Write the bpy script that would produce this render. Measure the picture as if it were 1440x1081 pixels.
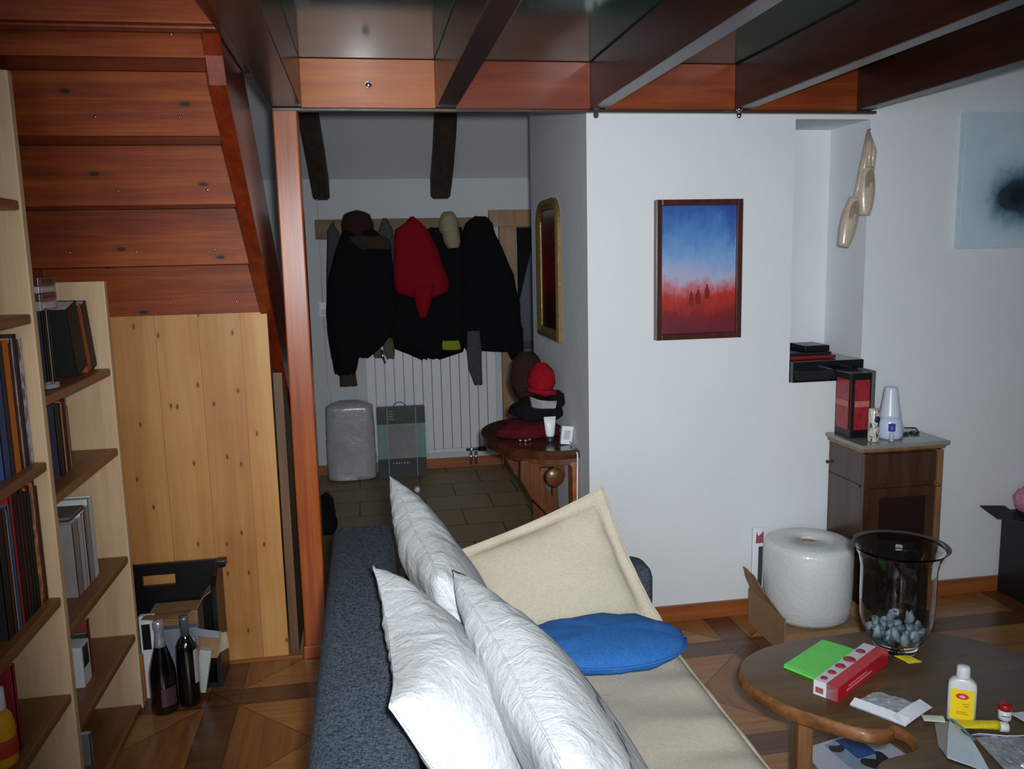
import bpy, bmesh, math, random
from mathutils import Vector, Matrix, noise
from math import sin, cos, pi, sqrt
random.seed(7)
for o in list(bpy.data.objects): bpy.data.objects.remove(o)
SC = bpy.context.scene
C = SC.collection

# ------------------------------------------------------------------ camera
CAM = Vector((0, 0, 1.65))
yaw, pitch, roll = math.radians(9.56), math.radians(8.63), math.radians(-1.293)
fw = Vector((sin(yaw)*cos(pitch), cos(yaw)*cos(pitch), -sin(pitch)))
rt = Vector((cos(yaw), -sin(yaw), 0)); up = rt.cross(fw)
r2 = rt*cos(roll)+up*sin(roll); u2 = up*cos(roll)-rt*sin(roll)
cd = bpy.data.cameras.new('camera'); cam = bpy.data.objects.new('camera', cd); C.objects.link(cam)
M4 = Matrix((r2, u2, -fw)).transposed().to_4x4(); M4.translation = CAM
cam.matrix_world = M4
cd.sensor_fit = 'HORIZONTAL'; cd.sensor_width = 36; cd.lens = 36*1205/1440; cd.clip_start = 0.02
SC.camera = cam
# ------------------------------------------------------------------ light
W = bpy.data.worlds.new('world'); SC.world = W; W.use_nodes = True
W.node_tree.nodes['Background'].inputs[0].default_value = (0.75, 0.86, 1.0, 1)
W.node_tree.nodes['Background'].inputs[1].default_value = 0.10
fl = bpy.data.lights.new('flash', 'SPOT'); fo = bpy.data.objects.new('flash', fl); C.objects.link(fo)
fl.energy = 350; fl.color = (0.93, 0.97, 1.0); fl.spot_size = math.radians(84); fl.spot_blend = 1.0; fl.shadow_soft_size = 0.03
Mf = Matrix((r2, u2, -fw)).transposed().to_4x4(); Mf.translation = CAM + r2*0.05 + u2*0.05
fdir = (fw + r2*0.05 - u2*0.01).normalized()
fo.matrix_world = Mf
fo.rotation_euler = fdir.to_track_quat('-Z', 'Y').to_euler()
al = bpy.data.lights.new('window_daylight', 'AREA'); ao = bpy.data.objects.new('window_daylight', al); C.objects.link(ao)
al.shape = 'RECTANGLE'; al.size = 1.6; al.size_y = 1.2; al.energy = 32; al.color = (0.85, 0.93, 1.0)
ao.location = (-0.9, -1.6, 1.75); ao.rotation_euler = (Vector((1.1, 3.8, 1.3))-Vector(ao.location)).to_track_quat('-Z', 'Y').to_euler()
SC.view_settings.view_transform = 'Standard'; SC.view_settings.look = 'None'
SC.view_settings.exposure = 0.0; SC.view_settings.gamma = 1.0; SC.view_settings.use_curve_mapping = False

# ------------------------------------------------------------------ materials
def lin(c):
    return tuple(((v/255)/12.92 if v <= 10 else (((v/255)+0.055)/1.055)**2.4) for v in c)+(1,)
def rgb(*c): return lin(c)
class NT:
    def __init__(s, name):
        s.m = bpy.data.materials.new(name); s.m.use_nodes = True; s.t = s.m.node_tree; s.n = s.t.nodes
        s.b = s.n['Principled BSDF']
    def add(s, typ, **kw):
        n = s.n.new(typ)
        for k, v in kw.items(): setattr(n, k, v)
        return n
    def link(s, a, b): s.t.links.new(a, b)
    def set(s, n, i, v):
        if hasattr(v, 'is_linked') or isinstance(v, bpy.types.NodeSocket): s.link(v, n.inputs[i])
        else: n.inputs[i].default_value = v
    def math(s, op, a, b=0.0, c=None):
        n = s.add('ShaderNodeMath', operation=op); s.set(n, 0, a); s.set(n, 1, b)
        if c is not None: s.set(n, 2, c)
        return n.outputs[0]
    def mix(s, f, a, b):
        n = s.add('ShaderNodeMix', data_type='RGBA'); s.set(n, 0, f); s.set(n, 6, a); s.set(n, 7, b); return n.outputs[2]
    def coord(s): return s.add('ShaderNodeTexCoord').outputs['Object']
    def mapping(s, v, sc=(1, 1, 1), loc=(0, 0, 0), rot=(0, 0, 0)):
        n = s.add('ShaderNodeMapping'); s.link(v, n.inputs[0]); n.inputs['Scale'].default_value = sc
        n.inputs['Location'].default_value = loc; n.inputs['Rotation'].default_value = rot; return n.outputs[0]
    def noise(s, v, sc, det=4, rough=.55, dist=0.0):
        n = s.add('ShaderNodeTexNoise'); s.link(v, n.inputs['Vector']); n.inputs['Scale'].default_value = sc
        n.inputs['Detail'].default_value = det; n.inputs['Roughness'].default_value = rough; n.inputs['Distortion'].default_value = dist
        return n.outputs[0]
    def ramp(s, f, stops):
        n = s.add('ShaderNodeValToRGB'); s.link(f, n.inputs[0]); e = n.color_ramp.elements
        e[0].position, e[0].color = stops[0]; e[1].position, e[1].color = stops[-1]
        for p, c in stops[1:-1]:
            x = e.new(p); x.color = c
        return n.outputs[0]
    def bump(s, h, st=.2, d=.01):
        n = s.add('ShaderNodeBump'); s.link(h, n.inputs['Height']); n.inputs['Strength'].default_value = st
        n.inputs['Distance'].default_value = d; s.link(n.outputs[0], s.b.inputs['Normal'])
    def fin(s, col=None, rough=.5, metal=0, coat=0, spec=None, trans=0, ior=None):
        if col is not None: s.set(s.b, 'Base Color', col)
        s.set(s.b, 'Roughness', rough); s.b.inputs['Metallic'].default_value = metal
        s.b.inputs['Coat Weight'].default_value = coat; s.b.inputs['Coat Roughness'].default_value = .15
        if spec is not None: s.b.inputs['Specular IOR Level'].default_value = spec
        if trans: s.b.inputs['Transmission Weight'].default_value = trans
        if ior: s.b.inputs['IOR'].default_value = ior
        return s.m
_pm = {}
def plain(c, rough=.6, metal=0, coat=0, var=.12, bump=0, sc=30):
    key = (c, rough, metal, coat, var, bump, sc)
    if key in _pm: return _pm[key]
    t = NT('mat_%d_%d_%d' % c); v = t.coord(); f = t.noise(v, sc)
    a = rgb(*[max(0, x*(1-var)) for x in c]); b = rgb(*[min(255, x*(1+var*.6)) for x in c])
    col = t.mix(f, a, b)
    if bump: t.bump(f, bump, .004)
    _pm[key] = t.fin(col, rough, metal, coat); return _pm[key]

def wood(name, cd_, cm, cl, axis='x', rough=.4, coat=0, knots=0, plank=0, plank_axis='x', freq=1.0, knot_sc=5, spec=None):
    t = NT(name); v = t.coord()
    st = {'x': (.7, 14, 14), 'y': (14, .7, 14), 'z': (14, 14, .7)}[axis]
    st = tuple(a*freq for a in st)
    base = v
    if plank:
        sx = t.add('ShaderNodeSeparateXYZ'); t.link(v, sx.inputs[0]); u = sx.outputs['XYZ'.index(plank_axis.upper())]
        idx = t.math('FLOOR', t.math('DIVIDE', u, plank)); fr = t.math('FRACT', t.math('DIVIDE', u, plank))
        wn = t.add('ShaderNodeTexWhiteNoise', noise_dimensions='1D'); t.link(idx, wn.inputs['W'])
        cb = t.add('ShaderNodeVectorMath', operation='ADD'); t.link(v, cb.inputs[0])
        sc = t.add('ShaderNodeVectorMath', operation='SCALE'); t.link(wn.outputs['Color'], sc.inputs[0]); sc.inputs['Scale'].default_value = 7
        t.link(sc.outputs[0], cb.inputs[1]); base = cb.outputs[0]
    g = t.noise(t.mapping(base, st), 1.6, 6, .6, .5)
    g2 = t.noise(t.mapping(base, tuple(a*4 for a in st)), 2.2, 3, .6)
    blot = t.noise(base, 2.6, 3)
    f = t.math('ADD', t.math('MULTIPLY', g, .62), t.math('ADD', t.math('MULTIPLY', g2, .2), t.math('MULTIPLY', blot, .3)))
    col = t.ramp(f, [(.36, cd_), (.55, cm), (.74, cl)])
    if knots:
        ks = tuple((1.0 if a > 5 else .45) for a in st)
        kn = t.add('ShaderNodeTexVoronoi', voronoi_dimensions='2D'); sk = t.add('ShaderNodeSeparateXYZ'); t.link(base, sk.inputs[0]); ck = t.add('ShaderNodeCombineXYZ')
        kx = t.math('MULTIPLY', sk.outputs[0], ks[0]); kz = t.math('MULTIPLY', t.math('ADD', sk.outputs[2], t.math('MULTIPLY', sk.outputs[1], 1.0)), ks[2])
        t.link(kx, ck.inputs[0]); t.link(kz, ck.inputs[1]); t.link(ck.outputs[0], kn.inputs['Vector']); kn.inputs['Scale'].default_value = knot_sc
        kf = t.ramp(kn.outputs['Distance'], [(0.0, (1, 1, 1, 1)), (.03*knots, (1, 1, 1, 1)), (.055*knots, (0, 0, 0, 1))])
        kf2 = t.ramp(kn.outputs['Distance'], [(0.0, (1, 1, 1, 1)), (.14*knots, (0, 0, 0, 1))])
        dk = tuple(a*.32 for a in cd_[:3])+(1,)
        col = t.mix(t.math('MULTIPLY', kf2, .35), col, cd_)
        col = t.mix(kf, col, dk)
    if plank:
        ln = t.math('LESS_THAN', t.math('ABSOLUTE', t.math('SUBTRACT', fr, .5)), .492)
        shade = t.math('ADD', .92, t.math('MULTIPLY', wn.outputs['Value'], .12))
        hs = t.add('ShaderNodeHueSaturation'); t.link(col, hs.inputs['Color']); t.link(shade, hs.inputs['Value']); col = hs.outputs[0]
        col = t.mix(t.math('SUBTRACT', 1.0, ln), col, tuple(a*.85 for a in cd_[:3])+(1,))
    t.bump(g2, .08, .003)
    return t.fin(col, rough, 0, coat, spec)

def fabric(name, c, c2, sc=400, rough=.95, bump=.3, big=0, bigsc=6, mott=0):
    t = NT(name); v = t.coord()
    w1 = t.noise(t.mapping(v, (1, .35, 1)), sc, 2); w2 = t.noise(t.mapping(v, (.35, 1, .6)), sc, 2)
    f = t.math('MULTIPLY', t.math('ADD', w1, w2), .5)
    col = t.ramp(f, [(.38, c), (.62, c2)])
    h = f
    if big:
        b = t.noise(v, bigsc, 4, .6, 1.2); h = t.math('ADD', t.math('MULTIPLY', f, .15), t.math('MULTIPLY', b, big))
    t.bump(h, bump, .01)
    t.b.inputs['Sheen Weight'].default_value = 0
    return t.fin(col, rough, spec=.2)

def plaster(name, c, b=.25):
    t = NT(name); v = t.coord(); n1 = t.noise(v, 3.5, 5, .6); n2 = t.noise(v, 60, 4)
    col = t.mix(n1, rgb(*[x-5 for x in c]), rgb(*[min(255, x+3) for x in c]))
    t.bump(t.math('ADD', t.math('MULTIPLY', n1, 1.5), t.math('MULTIPLY', n2, .3)), b, .012)
    return t.fin(col, .85, spec=.25)

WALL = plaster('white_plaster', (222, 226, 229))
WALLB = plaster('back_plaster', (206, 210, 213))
RED = wood('varnished_red_pine', rgb(86, 28, 3), rgb(130, 52, 6), rgb(166, 82, 18), 'x', .5, 0, .7, knot_sc=4.2, spec=.3)
REDV = wood('varnished_red_post', rgb(120, 46, 8), rgb(158, 72, 16), rgb(184, 100, 34), 'z', .33, .35, 0)
BEAMW = wood('dark_stained_beam', rgb(34, 15, 9), rgb(50, 21, 12), rgb(68, 30, 17), 'y', .36, .18, 0)
CROSSW = wood('orange_cross_beam', rgb(96, 34, 10), rgb(124, 50, 18), rgb(150, 72, 30), 'x', .32, .3, 0)
CROSSL = wood('light_cross_board', rgb(142, 64, 12), rgb(172, 88, 22), rgb(196, 114, 42), 'x', .36, .15, 1.6, knot_sc=1.7)
STRW = wood('red_stringer_wood', rgb(84, 24, 8), rgb(118, 38, 12), rgb(140, 56, 22), 'y', .35, .4, 0)
DARKOAK = wood('dark_rough_beam', rgb(38, 28, 22), rgb(58, 44, 34), rgb(80, 60, 44), 'y', .8, 0, .8)
PINE = wood('pine_panel', rgb(172, 110, 52), rgb(192, 136, 74), rgb(206, 156, 94), 'z', .5, .05, .95, .16, 'x', .6, 8.5)
SHELFU = wood('ash_upright', rgb(192, 156, 118), rgb(208, 174, 134), rgb(220, 190, 154), 'z', .55, 0, 0)
SHELFH = wood('brown_shelf_board', rgb(108, 68, 36), rgb(130, 84, 46), rgb(152, 104, 62), 'y', .5, .1, 0)
BASEB = wood('orange_baseboard', rgb(122, 62, 26), rgb(150, 84, 40), rgb(170, 104, 56), 'x', .4, .2, 0)
FRAMEW = wood('door_frame_wood', rgb(126, 92, 62), rgb(156, 118, 84), rgb(176, 140, 104), 'z', .5, .1, 0)
RAILW = wood('rail_wood', rgb(92, 68, 44), rgb(120, 90, 58), rgb(144, 112, 76), 'x', .6, 0, 0)
WALNUT = wood('walnut_console', rgb(44, 22, 12), rgb(70, 36, 20), rgb(96, 54, 30), 'x', .25, .4, 0)
WALNUTL = wood('walnut_leg', rgb(66, 36, 18), rgb(100, 58, 30), rgb(126, 76, 42), 'z', .35, .3, 0)
CHESTW = wood('mahogany_chest', rgb(42, 24, 14), rgb(64, 38, 22), rgb(84, 54, 34), 'z', .35, .3, 0)
CHESTL = wood('chest_pilaster', rgb(98, 66, 42), rgb(130, 92, 60), rgb(150, 112, 78), 'z', .35, .3, 0)
TABLEW = wood('rustic_slab', rgb(58, 44, 26), rgb(86, 64, 38), rgb(112, 84, 50), 'x', .42, .1, .6, freq=.6)
TABLEE = wood('slab_live_edge', rgb(78, 48, 24), rgb(122, 78, 40), rgb(156, 106, 58), 'x', .55, .1, 0)
BROWNB = wood('brown_plywood', rgb(84, 58, 34), rgb(104, 74, 46), rgb(122, 88, 56), 'z', .6, 0, 0)
SOFAG = fabric('sofa_grey', rgb(32, 39, 47), rgb(84, 94, 106), 330, .95, .4)
BEIGE = fabric('beige_linen', rgb(182, 173, 158), rgb(194, 186, 171), 260, .95, .35, .6, 7)
BEIGEC = fabric('beige_cushion', rgb(180, 170, 150), rgb(192, 183, 164), 260, .95, .35, .5, 9)
BLUE = fabric('blue_cotton', rgb(38, 92, 160), rgb(52, 110, 178), 300, .9, .4, .7, 9)
PILLOW = fabric('white_pillowcase', rgb(178, 181, 183), rgb(191, 194, 196), 200, .7, .55, 1.0, 16)
BLACKC = fabric('black_cloth', rgb(9, 10, 12), rgb(20, 21, 24), 200, .95, .5, .7, 7)
BROWNC = fabric('dark_brown_cloth', rgb(34, 20, 18), rgb(52, 32, 28), 200, .95, .5, .7, 7)
GREYC = fabric('grey_cloth', rgb(58, 58, 60), rgb(86, 86, 88), 200, .95, .5, .7, 9)
REDC = fabric('red_fleece', rgb(120, 6, 22), rgb(150, 12, 30), 200, .95, .5, .8, 8)
DREDC = fabric('dark_red_felt', rgb(68, 10, 18), rgb(92, 18, 26), 200, .95, .5, .7, 12)
CAPC = fabric('beige_cap_cotton', rgb(140, 130, 104), rgb(172, 160, 130), 300, .95, .4)
PINKC = fabric('pink_plush', rgb(196, 120, 150), rgb(226, 156, 182), 120, .95, .8)
GOLD = plain((128, 104, 62), .4, .5, 0, .25, .2, 60)
CHROME = plain((200, 200, 205), .15, 1)
BLACKP = plain((16, 17, 20), .35)
BLACKG = plain((12, 13, 16), .12, 0, .5)
WHITEP = plain((225, 228, 232), .4, 0, 0, .03)
PAPER = plain((222, 226, 234), .6, 0, 0, .04)
CARD = plain((150, 116, 80), .85, 0, 0, .1)
SILVER = plain((176, 182, 188), .3, .45, .3, .3, 1.0, 45)

def floor_mat():
    t = NT('parquet_inlay'); v = t.coord(); sx = t.add('ShaderNodeSeparateXYZ'); t.link(v, sx.inputs[0]); X, Y = sx.outputs[0], sx.outputs[1]
    S = .70
    def cell(a, off):
        d = t.math('DIVIDE', t.math('SUBTRACT', a, off), S)
        return t.math('SUBTRACT', t.math('FRACT', t.math('ADD', d, .5)), .5)   # -.5..~.5, 0 at strip
    u = cell(X, .10); w = cell(Y, 3.2)
    au, aw = t.math('ABSOLUTE', u), t.math('ABSOLUTE', w)
    s1 = t.math('LESS_THAN', au, .085); s2 = t.math('LESS_THAN', aw, .085)
    # distance from panel centre
    pu, pw = t.math('SUBTRACT', .5, au), t.math('SUBTRACT', .5, aw)
    tri = t.math('GREATER_THAN', pu, pw)
    gx = t.noise(t.mapping(v, (1.2, 22, 1)), 1.6, 5, .6, .4); gy = t.noise(t.mapping(v, (22, 1.2, 1)), 1.6, 5, .6, .4)
    gx2 = t.noise(t.mapping(v, (4, 80, 1)), 1.6, 3); gy2 = t.noise(t.mapping(v, (80, 4, 1)), 1.6, 3)
    cx = t.ramp(t.math('ADD', t.math('MULTIPLY', gx, .7), t.math('MULTIPLY', gx2, .3)), [(.35, rgb(142, 92, 46)), (.52, rgb(166, 112, 58)), (.7, rgb(186, 132, 74))])
    cy = t.ramp(t.math('ADD', t.math('MULTIPLY', gy, .7), t.math('MULTIPLY', gy2, .3)), [(.35, rgb(122, 76, 36)), (.52, rgb(146, 94, 46)), (.7, rgb(166, 112, 60))])
    col = t.mix(tri, cx, cy)
    dk = t.ramp(gx, [(.35, rgb(84, 50, 28)), (.7, rgb(114, 70, 40))])
    col = t.mix(t.math('MAXIMUM', s1, s2), col, dk)
    ed = t.math('LESS_THAN', t.math('ABSOLUTE', t.math('SUBTRACT', pu, pw)), .006)
    e2 = t.math('LESS_THAN', t.math('ABSOLUTE', t.math('SUBTRACT', au, .085)), .005); e3 = t.math('LESS_THAN', t.math('ABSOLUTE', t.math('SUBTRACT', aw, .085)), .005)
    col = t.mix(t.math('MULTIPLY', t.math('MAXIMUM', ed, t.math('MAXIMUM', e2, e3)), .6), col, rgb(40, 22, 12))
    t.bump(gx, .05, .003)
    return t.fin(col, .33, 0, .15)
def tile_mat():
    t = NT('stone_tiles'); v = t.coord()
    b = t.add('ShaderNodeTexBrick'); t.link(t.mapping(v, (1, 1, 1), (.1, .17, 0)), b.inputs['Vector']); b.offset = .5
    b.inputs['Scale'].default_value = 1; b.inputs['Brick Width'].default_value = .44; b.inputs['Row Height'].default_value = .33
    b.inputs['Mortar Size'].default_value = .006
    b.inputs['Color1'].default_value = rgb(150, 126, 88); b.inputs['Color2'].default_value = rgb(168, 140, 98); b.inputs['Mortar'].default_value = rgb(66, 56, 46)
    n = t.noise(v, 7, 5)
    col = t.mix(t.math('MULTIPLY', n, .5), b.outputs[0], rgb(90, 70, 52)); t.bump(b.outputs[1], -.3, .004)
    return t.fin(col, .5)

# ------------------------------------------------------------------ mesh helpers
class MB:
    def __init__(s): s.b = bmesh.new()
    def vs(s, P): return [s.b.verts.new(p) for p in P]
    def face(s, v):
        try: return s.b.faces.new(v)
        except ValueError: return None
    def box(s, x0, y0, z0, x1, y1, z1, bev=0, R=None, pivot=None):
        P = [Vector((x, y, z)) for z in (z0, z1) for y in (y0, y1) for x in (x0, x1)]
        return s.hexa(P, bev, R, pivot)
    def hexa(s, P, bev=0, R=None, pivot=None):
        if R is not None:
            pv = Vector(pivot) if pivot is not None else sum(P, Vector())/8
            P = [R @ (Vector(p)-pv)+pv for p in P]
        v = s.vs(P)
        F = [s.face([v[i] for i in q]) for q in ((0, 2, 3, 1), (4, 5, 7, 6), (0, 1, 5, 4), (2, 6, 7, 3), (0, 4, 6, 2), (1, 3, 7, 5))]
        if bev:
            E = list({e for f in F for e in f.edges}); bmesh.ops.bevel(s.b, geom=E, offset=bev, segments=2, affect='EDGES', profile=.6)
        return s
    def loft(s, rings, cap=True, closed=True):
        L = [s.vs(r) for r in rings]; n = len(L[0])
        for a, b in zip(L, L[1:]):
            for i in range(n if closed else n-1):
                j = (i+1) % n; s.face([a[i], a[j], b[j], b[i]])
        if cap:
            s.face(L[0][::-1]); s.face(L[-1])
        return s
    def lathe(s, prof, c, n=32, axis='z', cap=True, R=None):
        rings = []
        for r, h in prof:
            ring = []
            for i in range(n):
                a = 2*pi*i/n
                p = {'z': Vector((r*cos(a), r*sin(a), h)), 'x': Vector((h, r*cos(a), r*sin(a))), 'y': Vector((r*sin(a), h, r*cos(a)))}[axis]
                if R is not None: p = R @ p
                ring.append(Vector(c)+p)
            rings.append(ring)
        return s.loft(rings, cap)
    def tube(s, pts, r, n=8, cap=True):
        pts = [Vector(p) for p in pts]; rings = []; N = len(pts)
        ref = None
        for i, p in enumerate(pts):
            t = (pts[min(i+1, N-1)]-pts[max(i-1, 0)]).normalized()
            if ref is None: ref = t.cross(Vector((.13, .31, .94))).normalized()
            ref = (ref - t*ref.dot(t)).normalized(); b = t.cross(ref)
            rr = r[i] if isinstance(r, (list, tuple)) else r
            rings.append([p+(ref*cos(2*pi*k/n)+b*sin(2*pi*k/n))*rr for k in range(n)])
        return s.loft(rings, cap)
    def prism(s, poly, lo, hi, axis='y', bev=0):
        def P(a, b, h): return {'y': (a, h, b), 'x': (h, a, b), 'z': (a, b, h)}[axis]
        A = s.vs([P(a, b, lo) for a, b in poly]); B = s.vs([P(a, b, hi) for a, b in poly]); n = len(poly)
        F = [s.face(A[::-1]), s.face(B)]
        for i in range(n): F.append(s.face([A[i], A[(i+1) % n], B[(i+1) % n], B[i]]))
        if bev:
            E = list({e for f in F[:2] if f for e in f.edges}); bmesh.ops.bevel(s.b, geom=E, offset=bev, segments=3, affect='EDGES', profile=.6)
        return s
    def build(s, name, mat, parent=None, smooth=False, sub=0, auto=None):
        bmesh.ops.recalc_face_normals(s.b, faces=s.b.faces)
        off = None
        if parent is not None:
            off = Vector(parent.location); q = parent.parent
            while q is not None: off += Vector(q.location); q = q.parent
        else:
            lo = Vector((min(v.co.x for v in s.b.verts), min(v.co.y for v in s.b.verts), min(v.co.z for v in s.b.verts)))
            hi = Vector((max(v.co.x for v in s.b.verts), max(v.co.y for v in s.b.verts), 0))
            off = Vector(((lo.x+hi.x)/2, (lo.y+hi.y)/2, lo.z)) if not s.keep else Vector()
        bmesh.ops.translate(s.b, verts=s.b.verts, vec=-off)
        me = bpy.data.meshes.new(name); s.b.to_mesh(me); s.b.free()
        o = bpy.data.objects.new(name, me); C.objects.link(o)
        if parent is not None: o.parent = parent
        else: o.location = off
        if isinstance(mat, list):
            for m in mat: me.materials.append(m)
        else: me.materials.append(mat)
        if smooth:
            for p in me.polygons: p.use_smooth = True
        if sub:
            md = o.modifiers.new('sub', 'SUBSURF'); md.levels = sub; md.render_levels = sub
        if auto:
            for p in me.polygons: p.use_smooth = True
            md = o.modifiers.new('es', 'EDGE_SPLIT'); md.split_angle = math.radians(auto)
        return o
    keep = False
def KMB():
    m = MB(); m.keep = True; return m
def struct(o, label=None):
    o['kind'] = 'structure'
    if label: o['label'] = label
    return o
def tag(o, label, cat, group=None):
    o['label'] = label; o['category'] = cat
    if group: o['group'] = group
    return o
def thing(name, label, cat, loc, group=None):
    o = bpy.data.objects.new(name, None); C.objects.link(o); o.location = loc; o.empty_display_size = .05
    return tag(o, label, cat, group)
def bx(*a, **k): return MB().box(*a, **k)

# ------------------------------------------------------------------ setting
PY = 3.5
def kbox(*a): 
    m = KMB(); return m.box(*a)
struct(kbox(-1.3, -.6, -.06, 3.6, PY, 0).build('floor', floor_mat()))
struct(kbox(-1.3, PY, -.06, 2.6, 6.75, 0).build('floor_hall', tile_mat()))
# painting wall block with niche
m = KMB(); m.box(.92, PY, 0, 1.835, 4.70, 4.4); struct(m.build('wall_center', WALL))
m = KMB(); m.box(1.835, PY, 0, 2.18, 4.70, 1.06); m.box(1.835, 3.82, 1.06, 2.18, 4.7, 2.19); m.box(1.835, PY, 2.19, 2.18, 4.7, 4.4); struct(m.build('wall_niche', WALL))
struct(kbox(2.18, PY, 0, 3.6, 4.70, 4.4).build('wall_right', WALL))
struct(kbox(-1.35, -.6, 0, -1.24, 6.75, 4.4).build('wall_left', WALL))
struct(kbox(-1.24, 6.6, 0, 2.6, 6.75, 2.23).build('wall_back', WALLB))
m = KMB()   # sloping ceiling of the hall
m.hexa([Vector(p) for p in ((-1.24, PY, 4.2), (2.6, PY, 4.2), (-1.24, 6.75, 2.13), (2.6, 6.75, 2.13), (-1.24, PY, 4.3), (2.6, PY, 4.3), (-1.24, 6.75, 2.24), (2.6, 6.75, 2.24))])
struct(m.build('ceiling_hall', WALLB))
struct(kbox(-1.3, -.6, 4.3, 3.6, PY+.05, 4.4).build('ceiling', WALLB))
struct(kbox(1.0, PY-.015, 0, 2.02, PY, .072).box(.905, PY-.015, 0, 1.0, PY, .072).build('baseboard_center', BASEB))
struct(kbox(2.41, PY-.015, 0, 3.6, PY, .072).build('baseboard_right', BASEB))
struct(kbox(-1.24, 6.585, 0, 1.02, 6.6, .075).build('baseboard_back', BASEB))
# back door and frame
m = KMB(); m.box(1.03, 6.53, 0, 1.16, 6.6, 1.86, .004); m.box(2.0, 6.53, 0, 2.12, 6.6, 1.86, .004); struct(m.build('trim_1', FRAMEW))
struct(kbox(.955, 6.52, 1.86, 2.2, 6.6, 1.985, ).build('trim_2', FRAMEW))
d1 = struct(kbox(1.16, 6.56, .02, 2.0, 6.6, 1.86).build('door_1', plain((92, 98, 104), .25, 0, .3)))
m = MB(); m.box(1.17, 6.545, .92, 1.99, 6.56, .98); o = m.build('door_rail', plain((40, 42, 46), .4), d1)
m = MB(); m.prism([(1.165, 1.85), (1.32, 1.85), (1.165, 1.25)], 6.545, 6.559, 'y'); m.build('dark_pane', BLACKG, d1)
# hall rafters
def rafter(xa, xb, lab, w):
    m = MB(); rings = []
    N = 10
    for i in range(N+1):
        t = i/N; y = 6.6-2.9*t; z = 2.225+t*2.9*(2.07/3.25); c = xa+(xb-xa)*t+.012*sin(t*9+xa)
        rings.append([Vector((c-w/2, y, z+.02)), Vector((c-w/2, y, z-.13)), Vector((c-w/2+.02, y, z-.15)), Vector((c+w/2-.02, y, z-.15)), Vector((c+w/2, y, z-.13)), Vector((c+w/2, y, z+.02))])
    m.loft(rings); o = m.build('ceiling_rafter', DARKOAK); tag(o, lab, 'beam', None); return o
rafter(-.28, -.47, 'dark rough rafter on the sloped hall ceiling, next to the orange wooden post', .125)
rafter(.59, .56, 'dark rough rafter on the sloped hall ceiling, above the red jacket and beige cap', .15)

# ------------------------------------------------------------------ loft
loftlab = ['dark stained loft joist on top of the orange post, leftmost of the five',
           'dark loft joist directly right of the lightest orange board with a knot',
           'dark loft joist ending above the left edge of the white painting wall',
           'dark loft joist ending beside the shiny hook above the framed painting',
           'dark loft joist running along the right wall above the pale teal canvas']
for (x0, x1), lab in zip(((-.315, -.205), (.308, .387), (.931, .997), (1.549, 1.612), (2.10, 2.171)), loftlab):
    o = bx(x0, -.3, 2.222, x1, PY-.001, 2.40, bev=.004).build('loft_joist', BEAMW); tag(o, lab, 'beam')
cross = thing('loft_cross_beam', 'orange varnished cross beam of the loft between post and right wall', 'beam', (1.0, PY+.035, 2.22))
for x0, x1 in ((-.205, .308), (.387, .931), (.997, 1.549), (1.612, 2.10)):
    bx(x0, PY-.025, 2.222, x1, PY-.002, 2.402, bev=.002).build('board', CROSSL if x0 < 0 else CROSSW, cross)
bx(-.315, PY-.03, 2.208, 2.19, PY-.001, 2.221, bev=.003).build('bottom_rail', plain((70, 52, 44), .3, 0, .3), cross)
g = NT('green_glass'); g.b.inputs['IOR'].default_value = 1.5
g.b.inputs['Specular Tint'].default_value = (.62, .95, .85, 1)
GL = g.fin(rgb(50, 84, 76), .11, trans=.35)
fl_ = bx(-.36, -.3, 2.4035, 2.6, PY-.004, 2.425).build('loft_glass_floor', GL); tag(fl_, 'greenish glass floor lying on the dark loft joists', 'glass floor')
# things dimly seen above the glass: dark underlay carpet
cp = bx(-.36, -.3, 2.47, 2.6, PY-.05, 2.49).build('loft_carpet', fabric('loft_dark_green', rgb(34, 54, 50), rgb(50, 74, 68), 60)); tag(cp, 'dark green layer seen through the glass loft floor', 'carpet')
# wooden screws / hooks
for x, y, z, mat, lab in ((.945, 3.44, 2.205, GREYC, 'small dark hook under the loft beam at the corner of the white wall'),
                          (1.552, 3.44, 2.205, CHROME, 'small shiny chrome hook under the loft beam above the framed painting')):
    t = thing('ceiling_hook', lab, 'hook', (x, y, z))
    MB().lathe([(.003, .017), (.013, .016), (.013, .010), (.005, .006), (.004, -.006)], (x, y, z), 12).build('plate', mat, t, True)
    MB().lathe([(.001, -.012), (.008, -.009), (.011, 0), (.008, .009), (.001, .012)], (x, y, z-.012), 12).build('ball', mat, t, True)
o = thing('beam_eye', 'small metal screw eye on the orange board of the loft cross beam', 'screw eye', (.051, 3.455, 2.30))
MB().lathe([(.002, 0), (.009, .002), (.009, .008), (.004, .02)], (.051, 3.455, 2.304), 12, 'y').build('stem', CHROME, o, True)
MB().tube([(.051+.012*cos(a), 3.452, 2.304+.012*sin(a)) for a in [i*pi/5 for i in range(11)]], .002, 6).build('ring', CHROME, o, True)
# post
post = thing('wooden_post', 'orange varnished square wooden post carrying the loft beside the sofa', 'post', (-.268, 3.52, 0))
bx(-.315, 3.475, .0, -.222, 3.57, 2.221, bev=.006).build('shaft', REDV, post)
bx(-.322, 3.468, 0, -.215, 3.576, .055, bev=.005).build('foot_block', REDV, post)

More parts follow.
